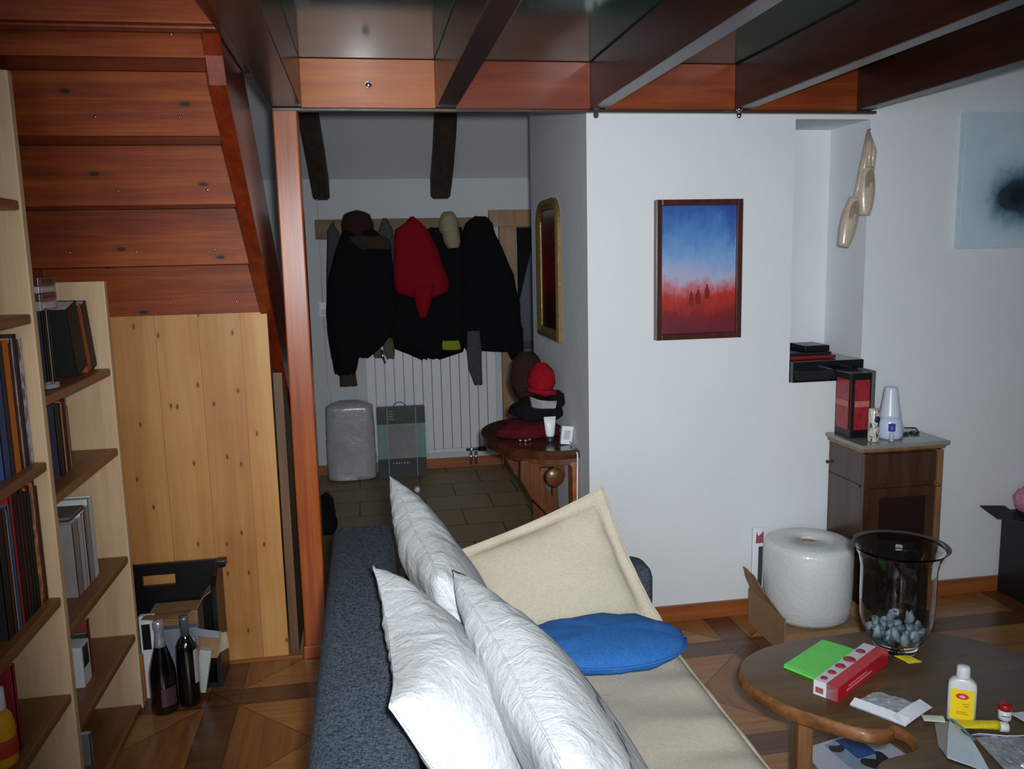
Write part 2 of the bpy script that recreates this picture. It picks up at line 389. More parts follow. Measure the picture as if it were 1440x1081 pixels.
# ------------------------------------------------------------------ staircase
st = thing('staircase', 'red stained wooden staircase seen from below above the pine panel', 'staircase', (-.8, 3.0, 1.4))
def sl(y): return 1.822-.83*(y-3.05)
lo_, hi_ = [], []
ya, yb = 2.55, 5.1
m = MB(); m.prism([(2.645, 2.145), (2.62, 2.22), (ya, 2.30), (2.62, 2.62), (yb, sl(yb)+.46), (yb+.1, max(0.0, sl(yb+.1))), (yb, sl(yb))], -.41, -.36, 'x', .004); m.build('stringer', STRW, st)
m = MB(); m.prism([(2.645, 2.145), (2.62, 2.22), (ya, 2.30), (2.62, 2.62), (yb, sl(yb)+.46), (yb+.1, max(0.0, sl(yb+.1))), (yb, sl(yb))], -1.235, -1.20, 'x'); m.build('stringer', STRW, st)
ris = [(3.53, 1.44, 1.638), (3.29, 1.638, 1.838), (3.05, 1.838, 2.03), (2.83, 2.03, 2.218), (2.64, 2.218, 2.40)]
for i, (y, z0, z1) in enumerate(ris):
    bx(-1.2, y, z0, -.405, y+.022, z1-.001, bev=.001).build('riser', RED, st)
    if i < 4: bx(-1.2, ris[i+1][0]+.0225, z1, -.405, y+.03, z1+.03).build('tread', STRW, st)
for y, z, xs in ((3.528, 1.49, (-.50, -.75)), (3.288, 1.69, (-.53, -.80, -1.02)), (3.048, 1.885, (-.50, -.78)), (2.828, 2.085, (-.53, -.77)), (2.638, 2.28, (-.50,))):
    for x in xs:
        MB().lathe([(.001, -.003), (.004, -.0025), (.0045, 0)], (x, y, z), 8, 'y').build('screw', CHROME, st, True)
# landing beam boards at top left
lb = thing('landing_fascia', 'red pine fascia board of the stair landing at the top left under the loft', 'board', (-.8, 2.5, 2.26))
bx(-1.23, 2.47, 2.268, -.345, 2.50, 2.46, bev=.003).build('board', RED, lb)
bx(-1.23, 2.50, 2.262, -.345, 2.547, 2.285, bev=.003).build('soffit', STRW, lb)
o = bx(-.358, -.3, 2.26, -.318, 3.05, 2.46, bev=.003).build('stair_trimmer_beam', BEAMW); tag(o, 'dark beam along the stair opening beside the leftmost loft joist', 'beam')
# pine enclosure under the stairs
pp = bx(-1.23, PY, 0, -.385, PY+.02, 1.447, bev=0).build('pine_panel', PINE); tag(pp, 'knotty light pine panel closing the space under the red stairs', 'panel')
bx_ = MB(); bx_.prism([(3.53, 0), (3.53, 1.20), (4.8, .1), (4.85, 0)], -.38, -.345, 'x'); o = bx_.build('side_panel', BROWNB); tag(o, 'brown board behind the gap between pine panel and orange post', 'panel')
struct(kbox(-1.22, PY-.012, 0, -.33, PY-.001, .012).build('trim_3', BASEB))

# ------------------------------------------------------------------ bookcases
FX = -.89; BXK = -1.19
def bookcase(name, label, ups, shelves, y0, y1, hts):
    t = thing(name, label, 'bookcase', (-1.04, (y0+y1)/2, 0))
    for (ya, yb), h in zip(ups, hts): bx(BXK, ya, 0, FX, yb, h, bev=.004).build('upright', SHELFU, t)
    for z in shelves: bx(BXK, y0, z-.028, FX-.004, y1, z, bev=.008).build('shelf', SHELFH, t)
    return t
bookcase('tall_bookcase', 'tall light wood bookcase at the left edge with open shelves of comics', ((1.62, 1.65), (2.515, 2.545)), (.02, .42, .715, 1.11, 1.52, 1.822), 1.651, 2.514, (2.155, 2.155))
bookcase('low_bookcase', 'lower light wood bookcase beside the wine bottles', ((3.19, 3.22),), (.02, .297, .598, 1.0, 1.286), 2.5455, 3.189, (1.59,))

def book(y, z, th, h, d, col, label, group, xf=FX-.03, lean=0, cat='book', name='book', cov=None, pg=PAPER):
    """spine faces +X; y = left (near) side, th = thickness along Y"""
    t = thing(name, label, cat, (xf-d/2, y+th/2, z), group)
    mat = plain(col, .65, 0, 0, .1) if cov is None else cov
    R = Matrix.Rotation(lean, 3, 'X'); pv = Vector((xf, y, z))
    R = Matrix.Rotation(lean, 3, 'X')
    c = .0015 if th > .006 else .0008
    m = MB(); P = pv
    m.box(xf-d, y, z, xf, y+c, z+h, R=R, pivot=P); m.box(xf-d, y+th-c, z, xf, y+th, z+h, R=R, pivot=P); m.box(xf-c*1.5, y, z, xf, y+th, z+h, R=R, pivot=P)
    m.build('cover', mat, t)
    MB().box(xf-d+.003, y+c, z+.003, xf-c*1.5, y+th-c, z+h-.003, R=R, pivot=P).build('pages', pg, t)
    return t
def spine_mat(name, cols, sc=30, seed=0):
    t = NT(name); v = t.mapping(t.coord(), (1, 1, .35), (seed, seed*2, seed*3)); n = t.noise(v, sc, 3, .6)
    st = [(.34+.32*i/(len(cols)-1), rgb(*c)) for i, c in enumerate(cols)]
    r = t.ramp(n, st); return t.fin(r, .35, 0, .2)
COMIC = spine_mat('comic_spine', [(40, 36, 90), (90, 80, 150), (200, 200, 220), (60, 50, 110), (20, 20, 40)], 26)
FIRE = spine_mat('fire_spine', [(20, 8, 6), (120, 20, 10), (230, 150, 40), (30, 8, 6)], 34, 3)
GREYSP = spine_mat('grey_spine', [(60, 60, 80), (180, 180, 190), (110, 90, 90)], 30, 5)
# shelf z 1.11 (comics), near bay
y = 2.508
seq = [(.022, .345, COMIC, 'tall purple and blue comic with a yellow corner, last one against the upright', (0, 0, 0)),
       (.010, .36, None, 'thin dark maroon book beside the purple comic', (62, 24, 34)),
       (.010, .35, None, 'thin plum book second from the purple comic', (92, 52, 60)),
       (.012, .35, GREYSP, 'pale mottled thin comic between the maroon and the orange books', (0, 0, 0)),
       (.010, .34, None, 'thin brown book next to the orange one', (70, 46, 40)),
       (.030, .35, None, 'bright orange book on the comics shelf', (222, 112, 24)),
       (.02, .34, None, 'dark grey book left of the orange book', (50, 48, 52)),
       (.03, .33, None, 'blue book at the left picture edge on the comics shelf', (60, 80, 130))]
ysc = .93
for th, h, mt, lab, col in seq:
    th *= 1.35
    book(y-th, 1.11, th-.001, h, .22, col, lab, 'books on the upper comics shelf', xf=-.925, cov=mt); y -= th
y = 2.508
seq = [(.012, .33, None, 'dark green book against the upright on the lower comics shelf', (30, 40, 34)),
       (.010, .35, None, 'thin red book next to the dark green one on the lower comics shelf', (130, 22, 26)),
       (.024, .345, FIRE, 'black book with a flame patterned spine', (0, 0, 0)),
       (.018, .33, None, 'glossy black book left of the flame patterned spine', (14, 14, 16)),
       (.014, .335, None, 'black book with a brownish tint, second left of the flame patterned spine', (30, 20, 18)),
       (.022, .35, None, 'wide black book in the middle of the lower comics shelf', (18, 17, 20)),
       (.012, .34, None, 'deep red book between black ones on the lower comics shelf', (110, 14, 20)),
       (.024, .35, None, 'near black book right of the blue one on the lower comics shelf', (10, 12, 16)),
       (.016, .36, None, 'red topped tall book on the lower comics shelf', (190, 20, 34)),
       (.014, .33, None, 'blue thin book on the lower comics shelf', (50, 110, 160)),
       (.010, .32, None, 'pale grey thin book on the lower comics shelf', (170, 170, 168)),
       (.016, .33, None, 'brown book left of the pale grey one on the lower comics shelf', (96, 40, 30)),
       (.03, .33, None, 'black thick book at the left picture edge on the lower comics shelf', (24, 24, 28))]
for th, h, mt, lab, col in seq:
    th *= 1.25
    book(y-th, .715, th-.001, h, .24, col, lab, 'books on the lower comics shelf', xf=-.925, cov=mt); y -= th
# shelf z .42: red book and plastic bottle
book(2.225, .42, .016, .23, .2, (150, 28, 44), 'red book standing alone beside the yellow bottle on the low left shelf', None, xf=-.925, lean=.0)
t = thing('plastic_bottle', 'yellow and white plastic bottle on the low left shelf beside a red book', 'bottle', (-.94, 2.15, .42))
MB().lathe([(.001, 0), (.034, .002), (.036, .01), (.036, .10), (.030, .13), (.014, .15)], (-.945, 2.165, .42), 24).build('body', plain((226, 160, 30), .35), t, True)
MB().lathe([(.0365, .03), (.0368, .031), (.0368, .075), (.0365, .076)], (-.945, 2.165, .42), 24, cap=False).build('label_band', plain((190, 60, 40), .5), t, True)
MB().lathe([(.020, .148), (.021, .15), (.019, .20), (.012, .205)], (-.945, 2.165, .42), 20).build('cap', WHITEP, t, True)
# owl-like glass vase on shelf 1.52
t = thing('ceramic_vase', 'small greenish glass vase on the shelf at the left picture edge', 'vase', (-1.02, 2.37, 1.52))
MB().lathe([(.001, 0), (.035, .001), (.047, .03), (.048, .06), (.038, .10), (.026, .125), (.03, .15), (.024, .17)], (-.985, 2.33, 1.52), 28).build('body', plain((136, 130, 96), .25, 0, .4), t, True)
MB().lathe([(.022, .17), (.027, .185), (.018, .20), (.001, .203)], (-.985, 2.33, 1.52), 24).build('top', plain((110, 108, 150), .3), t, True)
# second bay z 1.286 : leaning books
def slab(y, z, th, h, d, col, lab, xf, lean, group=None, cov=None): return book(y, z, th, h, d, col, lab, group, xf=xf, lean=lean, cov=cov)
G2 = 'books leaning on the top shelf of the low bookcase'
slab(3.128, 1.287, .055, .235, .20, (26, 28, 26), 'black book leaning rightmost on the top shelf of the low bookcase', -.935, .26, G2)
slab(3.084, 1.287, .04, .232, .20, (168, 78, 34), 'orange brown book leaning between two black ones', -.935, .26, G2)
slab(2.972, 1.287, .105, .228, .20, (8, 8, 9), 'thick black binder leaning left of the orange brown book', -.935, .24, G2)
for i, (yy, th, h, c) in enumerate(((2.80, .015, .23, (40, 50, 46)), (2.782, .014, .235, (150, 156, 156)), (2.765, .014, .23, (22, 40, 30)), (2.745, .016, .225, (30, 26, 40)))):
    slab(yy, 1.287, th, h, .14, c, ['dark teal thin case', 'silver edged thin case', 'dark green thin case', 'violet black thin case'][i]+' upright beside the black binder', -.95, 0, 'cases beside the binder')
for i, (h, c) in enumerate(((.028, (150, 150, 148)), (.022, (90, 60, 56)), (.02, (170, 168, 166)), (.026, (70, 40, 40)))):
    z = 1.515+sum((.029, .023, .021, .027)[:i])
    t = thing('disc_case', ['pale grey', 'brown', 'light silver', 'dark red brown'][i]+' case lying in the small stack on top of the upright cases', 'disc case', (-.98, 2.80, z), 'stack of cases on the low bookcase')
    bx(-1.10, 2.75, z, -.95, 2.895, z+h, bev=.002).build('case', plain(c, .25, 0, .4), t)
    bx(-.952, 2.77, z+.006, -.9488, 2.87, z+h-.006).build('paper_spine', plain((60, 50, 50) if i % 2 else (200, 200, 200), .4), t)

# z 1.0 thin books
y = 2.905
for i, (th, h, c) in enumerate(((.007, .205, (90, 80, 100)), (.010, .245, (190, 184, 172)), (.010, .24, (168, 120, 100)), (.014, .235, (60, 40, 36)), (.014, .23, (150, 24, 30)), (.012, .225, (220, 200, 150)), (.014, .225, (20, 18, 20)), (.018, .22, (70, 50, 40)), (.02, .22, (40, 36, 60)))):
    book(y-th, 1.0, th-.001, h, .16, c, ['violet grey booklet', 'cream booklet', 'salmon booklet', 'brown book', 'red book', 'pale yellow booklet', 'black book', 'chestnut book', 'navy book'][i]+' on the second shelf of the low bookcase', 'thin books on the second shelf', xf=-.955); y -= th
# z .598 white books
y = 3.02
for i, (th, h, c) in enumerate(((.045, .275, (214, 218, 216)), (.035, .255, (160, 162, 162)), (.01, .25, (196, 190, 190)), (.012, .245, (110, 60, 66)), (.02, .25, (210, 208, 212)), (.04, .24, (190, 190, 196)), (.05, .24, (150, 140, 140)))):
    book(y-th, .598, th-.001, h, .17, c, ['thick white book', 'grey book', 'pale thin book', 'wine red thin book', 'off white book', 'light grey thick book', 'warm grey thick book'][i]+' on the third shelf of the low bookcase', 'pale books on the third shelf', xf=-.945); y -= th
t = thing('dark_booklet', 'dark booklet lying across the tops of the grey and pale books', 'booklet', (-1.0, 2.86, .856))
MB().box(-1.10, 2.78, .857, -.94, 2.925, .861, bev=.001).build('cover', plain((60, 56, 54), .5), t); MB().box(-1.099, 2.781, .8615, -.942, 2.924, .869, bev=.001).build('pages', plain((120, 112, 104), .7), t)
# z .297
t = thing('carton', 'small white carton with a dark mark on the fourth shelf of the low bookcase', 'box', (-1.0, 2.85, .297))
bx(-1.06, 2.79, .298, -.95, 2.865, .435, bev=.002).build('body', PAPER, t); bx(-.9495, 2.80, .36, -.9485, 2.85, .43).build('dark_mark', BLACKP, t)
book(2.885, .298, .018, .19, .15, (150, 50, 34), 'red brown book behind the white carton on the fourth shelf', None, xf=-.955)
book(2.868, .298, .016, .15, .15, (50, 56, 54), 'dark grey book beside the white carton on the fourth shelf', None, xf=-.955)
book(2.80, .021, .022, .11, .12, (130, 134, 140), 'grey booklet standing on the lowest shelf of the low bookcase', None, xf=-.955)

# ------------------------------------------------------------------ crate, bottles
cr = thing('black_crate', 'black plastic crate with a handle slot standing against the pine panel', 'crate', (-.8, 3.4, 0))
m = MB()
m.box(-1.0, 3.455, 0, -.63, 3.475, .375); m.box(-1.0, 3.455, .42, -.63, 3.475, .465); m.box(-1.0, 3.455, .375, -.925, 3.475, .42); m.box(-.80, 3.455, .375, -.63, 3.475, .42)
m.build('back_wall', BLACKP, cr)
m = MB(); m.prism([(3.30, 0), (3.475, 0), (3.475, .465), (3.42, .465), (3.34, .44), (3.30, .41)], -.64, -.62, 'x', .003); m.build('side_wall', BLACKP, cr)
m = MB(); m.prism([(3.30, 0), (3.475, 0), (3.475, .465), (3.40, .465), (3.30, .41)], -1.02, -1.0, 'x', .003); m.build('side_wall', BLACKP, cr)
bx(-1.0, 3.30, 0, -.64, 3.455, .02).build('base', BLACKP, cr)
m = MB(); m.box(-.637, 3.425, .44, -.60, 3.475, .47, bev=.006); m.build('corner_lug', BLACKP, cr)
cb = thing('cardboard_carton', 'opened brown carton with torn flaps inside the black crate', 'box', (-.78, 3.36, .021))
bx(-.88, 3.33, .021, -.70, 3.44, .31, bev=.003).build('body', CARD, cb)
def quad(name, P, mat, parent, th=.003, bend=0):
    P = [Vector(p) for p in P]; n = (P[1]-P[0]).cross(P[3]-P[0]).normalized()
    m = MB(); N = 6; A = []; B = []
    for i in range(N+1):
        ra, rb = [], []
        for j in range(N+1):
            u, v = i/N, j/N; p = P[0]*(1-u)*(1-v)+P[1]*u*(1-v)+P[2]*u*v+P[3]*(1-u)*v
            p = p+n*(bend*sin(pi*u)+bend*.6*noise.noise(p*25)); ra.append(p+n*th/2); rb.append(p-n*th/2)
        A.append(m.vs(ra)); B.append(m.vs(rb))
    for i in range(N):
        for j in range(N):
            m.face([A[i][j], A[i+1][j], A[i+1][j+1], A[i][j+1]]); m.face([B[i][j], B[i][j+1], B[i+1][j+1], B[i+1][j]])
    for i in range(N):
        m.face([A[i][0], B[i][0], B[i+1][0], A[i+1][0]]); m.face([A[i][N], A[i+1][N], B[i+1][N], B[i][N]])
        m.face([A[0][i], A[0][i+1], B[0][i+1], B[0][i]]); m.face([A[N][i], B[N][i], B[N][i+1], A[N][i+1]])
    return m.build(name, mat, parent, smooth=False, auto=50)
quad('flap', [(-.88, 3.33, .31), (-.88, 3.22, .335), (-.74, 3.22, .32), (-.72, 3.33, .31)], CARD, cb, .004, .005)
quad('flap', [(-.70, 3.33, .31), (-.64, 3.30, .39), (-.63, 3.42, .40), (-.70, 3.44, .31)], CARD, cb, .004, .01)
t = thing('torn_carton', 'torn brown cardboard piece with shiny tape sticking out of the crate right of the bottles', 'cardboard', (-.66, 3.28, .12))
quad('panel', [(-.72, 3.27, .15), (-.62, 3.24, .15), (-.585, 3.25, .22), (-.71, 3.28, .24)], CARD, t, .004, .01)
quad('tape', [(-.71, 3.265, .24), (-.60, 3.24, .225), (-.60, 3.245, .25), (-.71, 3.27, .268)], plain((170, 176, 190), .2, .3), t, .003, .004)
quad('flap', [(-.615, 3.235, .17), (-.575, 3.235, .19), (-.58, 3.24, .25), (-.61, 3.245, .25)], plain((176, 160, 132), .8), t, .003, .008)
t = thing('paper_bag', 'grey and white paper carton behind the two wine bottles', 'bag', (-.78, 3.28, 0))
bx(-.84, 3.26, 0, -.69, 3.30, .27, bev=.004).build('body', plain((128, 134, 150), .6), t)
bx(-.90, 3.262, 0, -.845, 3.29, .33, bev=.003).build('white_side', PAPER, t)
bx(-.70, 3.225, .02, -.655, 3.255, .19, bev=.003, R=Matrix.Rotation(.2, 3, 'Y')).build('printed_card', plain((184, 184, 178), .6), t)
bx(-.89, 3.255, .20, -.86, 3.259, .30).build('dark_print', BLACKP, t)
o = bx(-.915, 3.235, 0, -.89, 3.255, .19, bev=.006).build('orange_package', plain((206, 104, 20), .4)); tag(o, 'narrow orange package beside the sparkling wine bottle and bookcase', 'package')
GLB = plain((8, 10, 9), .08, 0, .8)
t = thing('wine_bottle', 'dark sparkling wine bottle with silver foil neck on the floor by the bookcase', 'bottle', (-.805, 3.15, 0))
c = (-.805, 3.16, 0)
MB().lathe([(.001, 0), (.044, .001), (.048, .01), (.048, .13), (.046, .16), (.034, .21), (.021, .255), (.0155, .28)], c, 32).build('glass', GLB, t, True)
MB().lathe([(.0225, .246), (.019, .27), (.0155, .30), (.0165, .315), (.020, .325), (.020, .345), (.014, .354), (.001, .356)], c, 24).build('foil', SILVER, t, True)
m = MB(); rings = []
for z in (.035, .05, .09, .105):
    rings.append([Vector((c[0]+.0488*cos(a), c[1]+.0488*sin(a), z)) for a in [(-1.55+1.25*i/10) for i in range(11)]])
m.loft(rings, cap=False, closed=False); m.build('label', plain((80, 56, 60), .4), t, True)
t = thing('wine_bottle', 'dark straight wine bottle with a pale side label standing right of the sparkling one', 'bottle', (-.728, 3.19, 0))
c = (-.722, 3.195, 0)
MB().lathe([(.001, 0), (.036, .001), (.039, .008), (.039, .215), (.037, .235), (.026, .258), (.0155, .272), (.0145, .29)], c, 32).build('glass', GLB, t, True)
MB().lathe([(.0158, .272), (.0155, .33), (.0165, .332), (.0165, .345), (.001, .347)], c, 24).build('foil', plain((120, 128, 136), .35, .5), t, True)
m = MB(); m.loft([[Vector((c[0]+.0396*cos(a), c[1]+.0396*sin(a), z)) for a in [(-.75+1.6*i/10) for i in range(11)]] for z in (.09, .13, .19, .22)], cap=False, closed=False)
m.build('label', plain((176, 178, 176), .6), t, True)

# ------------------------------------------------------------------ sofa
sf = thing('sofa', 'long charcoal grey fabric sofa running away from the camera', 'sofa', (.4, 1.6, 0))
def rounded_bar(m, x0, x1, y0, y1, z0, z1, r, n=6):
    m.box(x0, y0, z0, x1, y1, z1, bev=0)
    E = list(m.b.edges); bmesh.ops.bevel(m.b, geom=E, offset=r, segments=n, affect='EDGES', profile=.5); return m
rounded_bar(MB(), -.135, .055, .55, 2.66, .05, .82, .035).build('backrest', SOFAG, sf, True)
rounded_bar(MB(), .056, .87, .55, 2.64, .08, .29, .03).build('base', SOFAG, sf, True)
rounded_bar(MB(), .056, .925, 2.642, 2.80, .08, .60, .05).build('armrest', SOFAG, sf, True)
# mattress with wrinkles
m = MB(); NX, NY = 40, 90; x0, x1, y0, y1 = .058, .905, .56, 2.638
G = []
for i in range(NX+1):
    row = []
    for j in range(NY+1):
        x = x0+(x1-x0)*i/NX; y = y0+(y1-y0)*j/NY
        e = min((x1-x)/.05, 1, (y1-y)/.04); z = .44-.03*(1-max(0, e))**2
        z += .012*noise.noise(Vector((x*2.2, y*9, 1)))*max(0, e)+.004*noise.noise(Vector((x*5, y*16, 4)))*max(0, e)
        row.append((x, y, z))
    G.append(m.vs(row))
for i in range(NX):
    for j in range(NY): m.face([G[i][j], G[i+1][j], G[i+1][j+1], G[i][j+1]])
B0 = m.vs([(x1, y0+(y1-y0)*j/NY, .295) for j in range(NY+1)])
for j in range(NY): m.face([G[NX][j], B0[j], B0[j+1], G[NX][j+1]])
B1 = m.vs([(x0+(x1-x0)*i/NX, y1, .295) for i in range(NX+1)])
for i in range(NX): m.face([G[i][NY], G[i+1][NY], B1[i+1], B1[i]])
mt = m.build('seat_cover', BEIGE, sf, True)
MB().tube([(.903, y0+(y1-y0-.02)*k/60, .413+.002*sin(k)) for k in range(61)]+[(.89-.83*k/20, 2.632, .413) for k in range(21)], .006, 6).build('piping', BEIGEC, mt, True)
for x, y in ((-.08, .65), (-.08, 2.55), (.80, .65), (.80, 2.55)):
    MB().lathe([(.018, 0), (.022, .09)], (x, y, 0), 14).build('leg', BLACKP, sf, True)

def pillow(name, c00, c10, c11, c01, th, mat, label, cat='pillow', N=40, pinch=.07, flange=0, asym=.5, seed=1, wr=.004, group=None, sag=0):
    c00, c10, c11, c01 = map(Vector, (c00, c10, c11, c01)); cen = (c00+c10+c11+c01)/4
    n = (c10-c00).cross(c01-c00).normalized()
    t = thing(name, label, cat, (cen.x, cen.y, min(c.z for c in (c00, c10, c11, c01))), group)
    def P(u, v, side):
        # pinch edges inwards (concave edges between pointed corners)
        uu = u+pinch*sin(pi*v)*(.5-u)*2*(abs(2*u-1)**3)*.5; vv = v+pinch*sin(pi*u)*(.5-v)*2*(abs(2*v-1)**3)*.5
        p = c00*(1-uu)*(1-vv)+c10*uu*(1-vv)+c11*uu*vv+c01*(1-uu)*vv
        f = flange; ui = min(max((u-f)/(1-2*f), 0), 1); vi = min(max((v-f)/(1-2*f), 0), 1)
        a = (4*ui*(1-ui)); b = (4*vi*(1-vi)); h = (a*b)**.42 if a*b > 0 else 0
        edge = 1-min(1, 4*min(u, v, 1-u, 1-v))
        w = wr*(noise.noise(Vector((u*5+seed, v*22, seed)))*edge*1.8+noise.noise(Vector((u*22, v*5, seed+3)))*edge*1.6+1.2*noise.noise(Vector((u*4, v*4, seed+side))))
        off = (th*(asym if side > 0 else 1-asym)*h+w*(h**.5))*side + (.0015*side) + .012*noise.noise(Vector((u*3+seed, v*3, 9)))*edge + (.014*noise.noise(Vector((u*7+seed, v*7, 2)))*edge if flange else 0)
        q = p+n*off; q.z -= sag*h*.2
        return q
    m = MB(); A = [m.vs([P(i/N, j/N, 1) for j in range(N+1)]) for i in range(N+1)]; B = [m.vs([P(i/N, j/N, -1) for j in range(N+1)]) for i in range(N+1)]
    for i in range(N):
        for j in range(N):
            m.face([A[i][j], A[i+1][j], A[i+1][j+1], A[i][j+1]]); m.face([B[i][j], B[i][j+1], B[i+1][j+1], B[i+1][j]])
    for i in range(N):
        m.face([A[i][0], B[i][0], B[i+1][0], A[i+1][0]]); m.face([A[i][N], A[i+1][N], B[i+1][N], B[i][N]])
        m.face([A[0][i], A[0][i+1], B[0][i+1], B[0][i]]); m.face([A[N][i], B[N][i], B[N][i+1], A[N][i+1]])
    body = m.build('body', mat, t, True)
    loop = [P(i/N, 0, 1)-n*.0015 for i in range(N)]+[P(1, j/N, 1)-n*.0015 for j in range(N)]+[P(1-i/N, 1, 1)-n*.0015 for i in range(N)]+[P(0, 1-j/N, 1)-n*.0015 for j in range(N+1)]
    MB().tube(loop, .0026, 6).build('seam', mat, t, True)
    if flange:
        f = flange; L = []
        K = 24
        for k in range(K): L.append(P(f+(1-2*f)*k/K, f, 1))
        for k in range(K): L.append(P(1-f, f+(1-2*f)*k/K, 1))
        for k in range(K): L.append(P(1-f-(1-2*f)*k/K, 1-f, 1))
        for k in range(K+1): L.append(P(f, 1-f-(1-2*f)*k/K, 1))
        MB().tube(L, .003, 6).build('border_stitch', BEIGE, t, True)
    return t, P
WP = 'white pillows leaning on the sofa back'
pillow('white_pillow', (.045, 2.42, 1.03), (.13, 1.80, .95), (.36, 1.84, .46), (.30, 2.44, .50), .17, PILLOW, 'plain white pillow leaning on the sofa back, farthest of the three', seed=3, group=WP, wr=.006)
pillow('white_pillow', (-.012, 1.905, .955), (.008, 1.275, .95), (.25, 1.24, .47), (.25, 1.86, .47), .16, PILLOW, 'plump white pillow in front with its corner hanging over the grey sofa back', seed=5, group=WP, wr=.007, asym=.88, pinch=.16)
p3, P3 = pillow('white_pillow', (.165, 1.83, .955), (.235, 1.05, .96), (.50, 1.02, .46), (.46, 1.80, .46), .19, PILLOW, 'large white pillow with grey print, nearest to the seat', seed=8, group=WP, wr=.005, asym=.6)
# beige cushion with flange
pillow('beige_cushion', (.895, 2.48, .462), (.745, 2.66, .885), (.225, 2.64, .70), (.30, 2.46, .462), .13, BEIGEC, 'large beige linen cushion with flanged border at the far sofa end', 'cushion', flange=.08, seed=11, pinch=.06)
# blue cushion
t = thing('blue_cushion', 'round royal blue cushion lying flat on the beige seat', 'cushion', (.65, 2.33, .45))
m = MB(); rings = []; N = 48
for k in range(15):
    a = -pi/2+pi*k/14; rr = max(.004, cos(a))**.8; zz = sin(a)
    ring = []
    for i in range(N):
        b = 2*pi*i/N; x = .255*rr*cos(b); y = .165*rr*sin(b); z = .052*zz
        q = Vector((x, y, z)); z += .009*noise.noise(Vector((x*9, y*22, 2)))*(1 if zz > 0 else .2)*rr + .006*noise.noise(Vector((x*20, y*20, 5)))
        ca, sa = cos(-.10), sin(-.10); ring.append(Vector((.645+x*ca-y*sa, 2.335+x*sa+y*ca, .500+z)))
    rings.append(ring)
m.loft(rings).build('body', BLUE, t, True)
MB().tube([(.645+.256*cos(a)*cos(-.1)-.166*sin(a)*sin(-.1), 2.335+.256*cos(a)*sin(-.1)+.166*sin(a)*cos(-.1), .500) for a in [i*2*pi/60 for i in range(61)]], .004, 6).build('seam', BLUE, t, True)

# ------------------------------------------------------------------ hall furniture
# console table
cn = thing('console_table', 'dark half oval console table with a scrolled leg against the side wall', 'table', (.8, 4.1, 0))
poly = [(.919, 3.66)]+[(.919-.385*sin(pi*k/24)**.8, 4.09-.43*cos(pi*k/24)) for k in range(1, 24)]+[(.919, 4.52)]
MB().prism(poly, .735, .775, 'z', .012).build('tabletop', WALNUT, cn)
ap = [(.919, 3.73)]+[(.919-.30*sin(pi*k/16)**.8, 4.09-.35*cos(pi*k/16)) for k in range(1, 16)]+[(.919, 4.45)]
MB().prism(ap, .69, .735, 'z').build('apron', WALNUTL, cn)
def strip(pts, w):
    L, Rr = [], []
    for i, p in enumerate(pts):
        a = Vector(pts[max(i-1, 0)]); b = Vector(pts[min(i+1, len(pts)-1)]); d = (b-a).normalized(); nn = Vector((-d.y, d.x)); ww = w[i] if isinstance(w, (list, tuple)) else w
        L.append(Vector(p)+nn*ww/2); Rr.append(Vector(p)-nn*ww/2)
    return [(q.x, q.y) for q in L+Rr[::-1]]
# scroll leg in the XZ plane
LEGP = strip([(.72, .70), (.715, .62), (.755, .54), (.815, .47), (.86, .40), (.87, .30), (.85, .18), (.84, .08), (.85, .0)], [.085, .085, .08, .07, .065, .065, .065, .07, .10])
for yy in (3.84, 4.30):
    MB().prism(LEGP, yy-.018, yy+.018, 'y', .010).build('scroll_leg', WALNUTL, cn)
    MB().prism(strip([(.755, .675), (.79, .684), (.84, .68), (.872, .65), (.874, .61)], [.03, .026, .026, .03, .03]), yy-.016, yy+.016, 'y', .004).build('scroll_arm', WALNUTL, cn)
    MB().lathe([(.001, yy-.024), (.040, yy-.022), (.045, yy-.016), (.045, yy+.014), (.001, yy+.018)], (.839, 0, .612), 28, 'y').build('scroll_roundel', WALNUTL, cn, True)
    MB().prism(strip([(.84, .56), (.84, .46), (.845, .43)], [.025, .025, .03]), yy-.013, yy+.013, 'y', .003).build('strut', WALNUTL, cn)
bx(.888, 3.68, 0, .918, 3.76, .69, bev=.004).build('back_leg', BASEB, cn)
bx(.888, 4.42, 0, .918, 4.50, .69, bev=.004).build('back_leg', BASEB, cn)

# blobs (soft goods)
def blob(name, c, r, mat, parent=None, seed=0, amp=.12, n=24, k=14, sq=1.0, flat=None, label=None, cat=None):
    m = MB(); rings = []
    for i in range(k+1):
        a = -pi/2+pi*i/k; rr = max(.01, cos(a))**sq
        ring = []
        for j in range(n):
            b = 2*pi*j/n; d = Vector((rr*cos(b), rr*sin(b), sin(a))); f = 1+amp*noise.noise(d*2.2+Vector((seed, 0, seed)))+amp*.5*noise.noise(d*6+Vector((seed, 3, 0)))
            p = Vector((c[0]+d.x*r[0]*f, c[1]+d.y*r[1]*f, c[2]+d.z*r[2]*f))
            if flat is not None: p.z = max(p.z, flat)
            ring.append(p)
        rings.append(ring)
    m.loft(rings); o = m.build(name, mat, parent, True)
    if label: tag(o, label, cat)
    return o
t = thing('knit_hat', 'dark brown round hat lying at the back of the console table pile', 'hat', (.80, 4.12, .776))
blob('crown', (.775, 4.15, 1.045), (.085, .07, .13), BROWNC, t, 1); 
t = thing('red_beanie', 'bright red beanie on top of the pile on the console table', 'hat', (.82, 4.0, .98))
blob('crown', (.815, 3.98, 1.055), (.066, .06, .082), REDC, t, 2, .17)
m = MB(); m.tube([(.815+.064*cos(a), 3.98+.055*sin(a), 1.0-.01*cos(a)) for a in [i*2*pi/24 for i in range(25)]], .012, 8); m.build('brim', REDC, t, True)
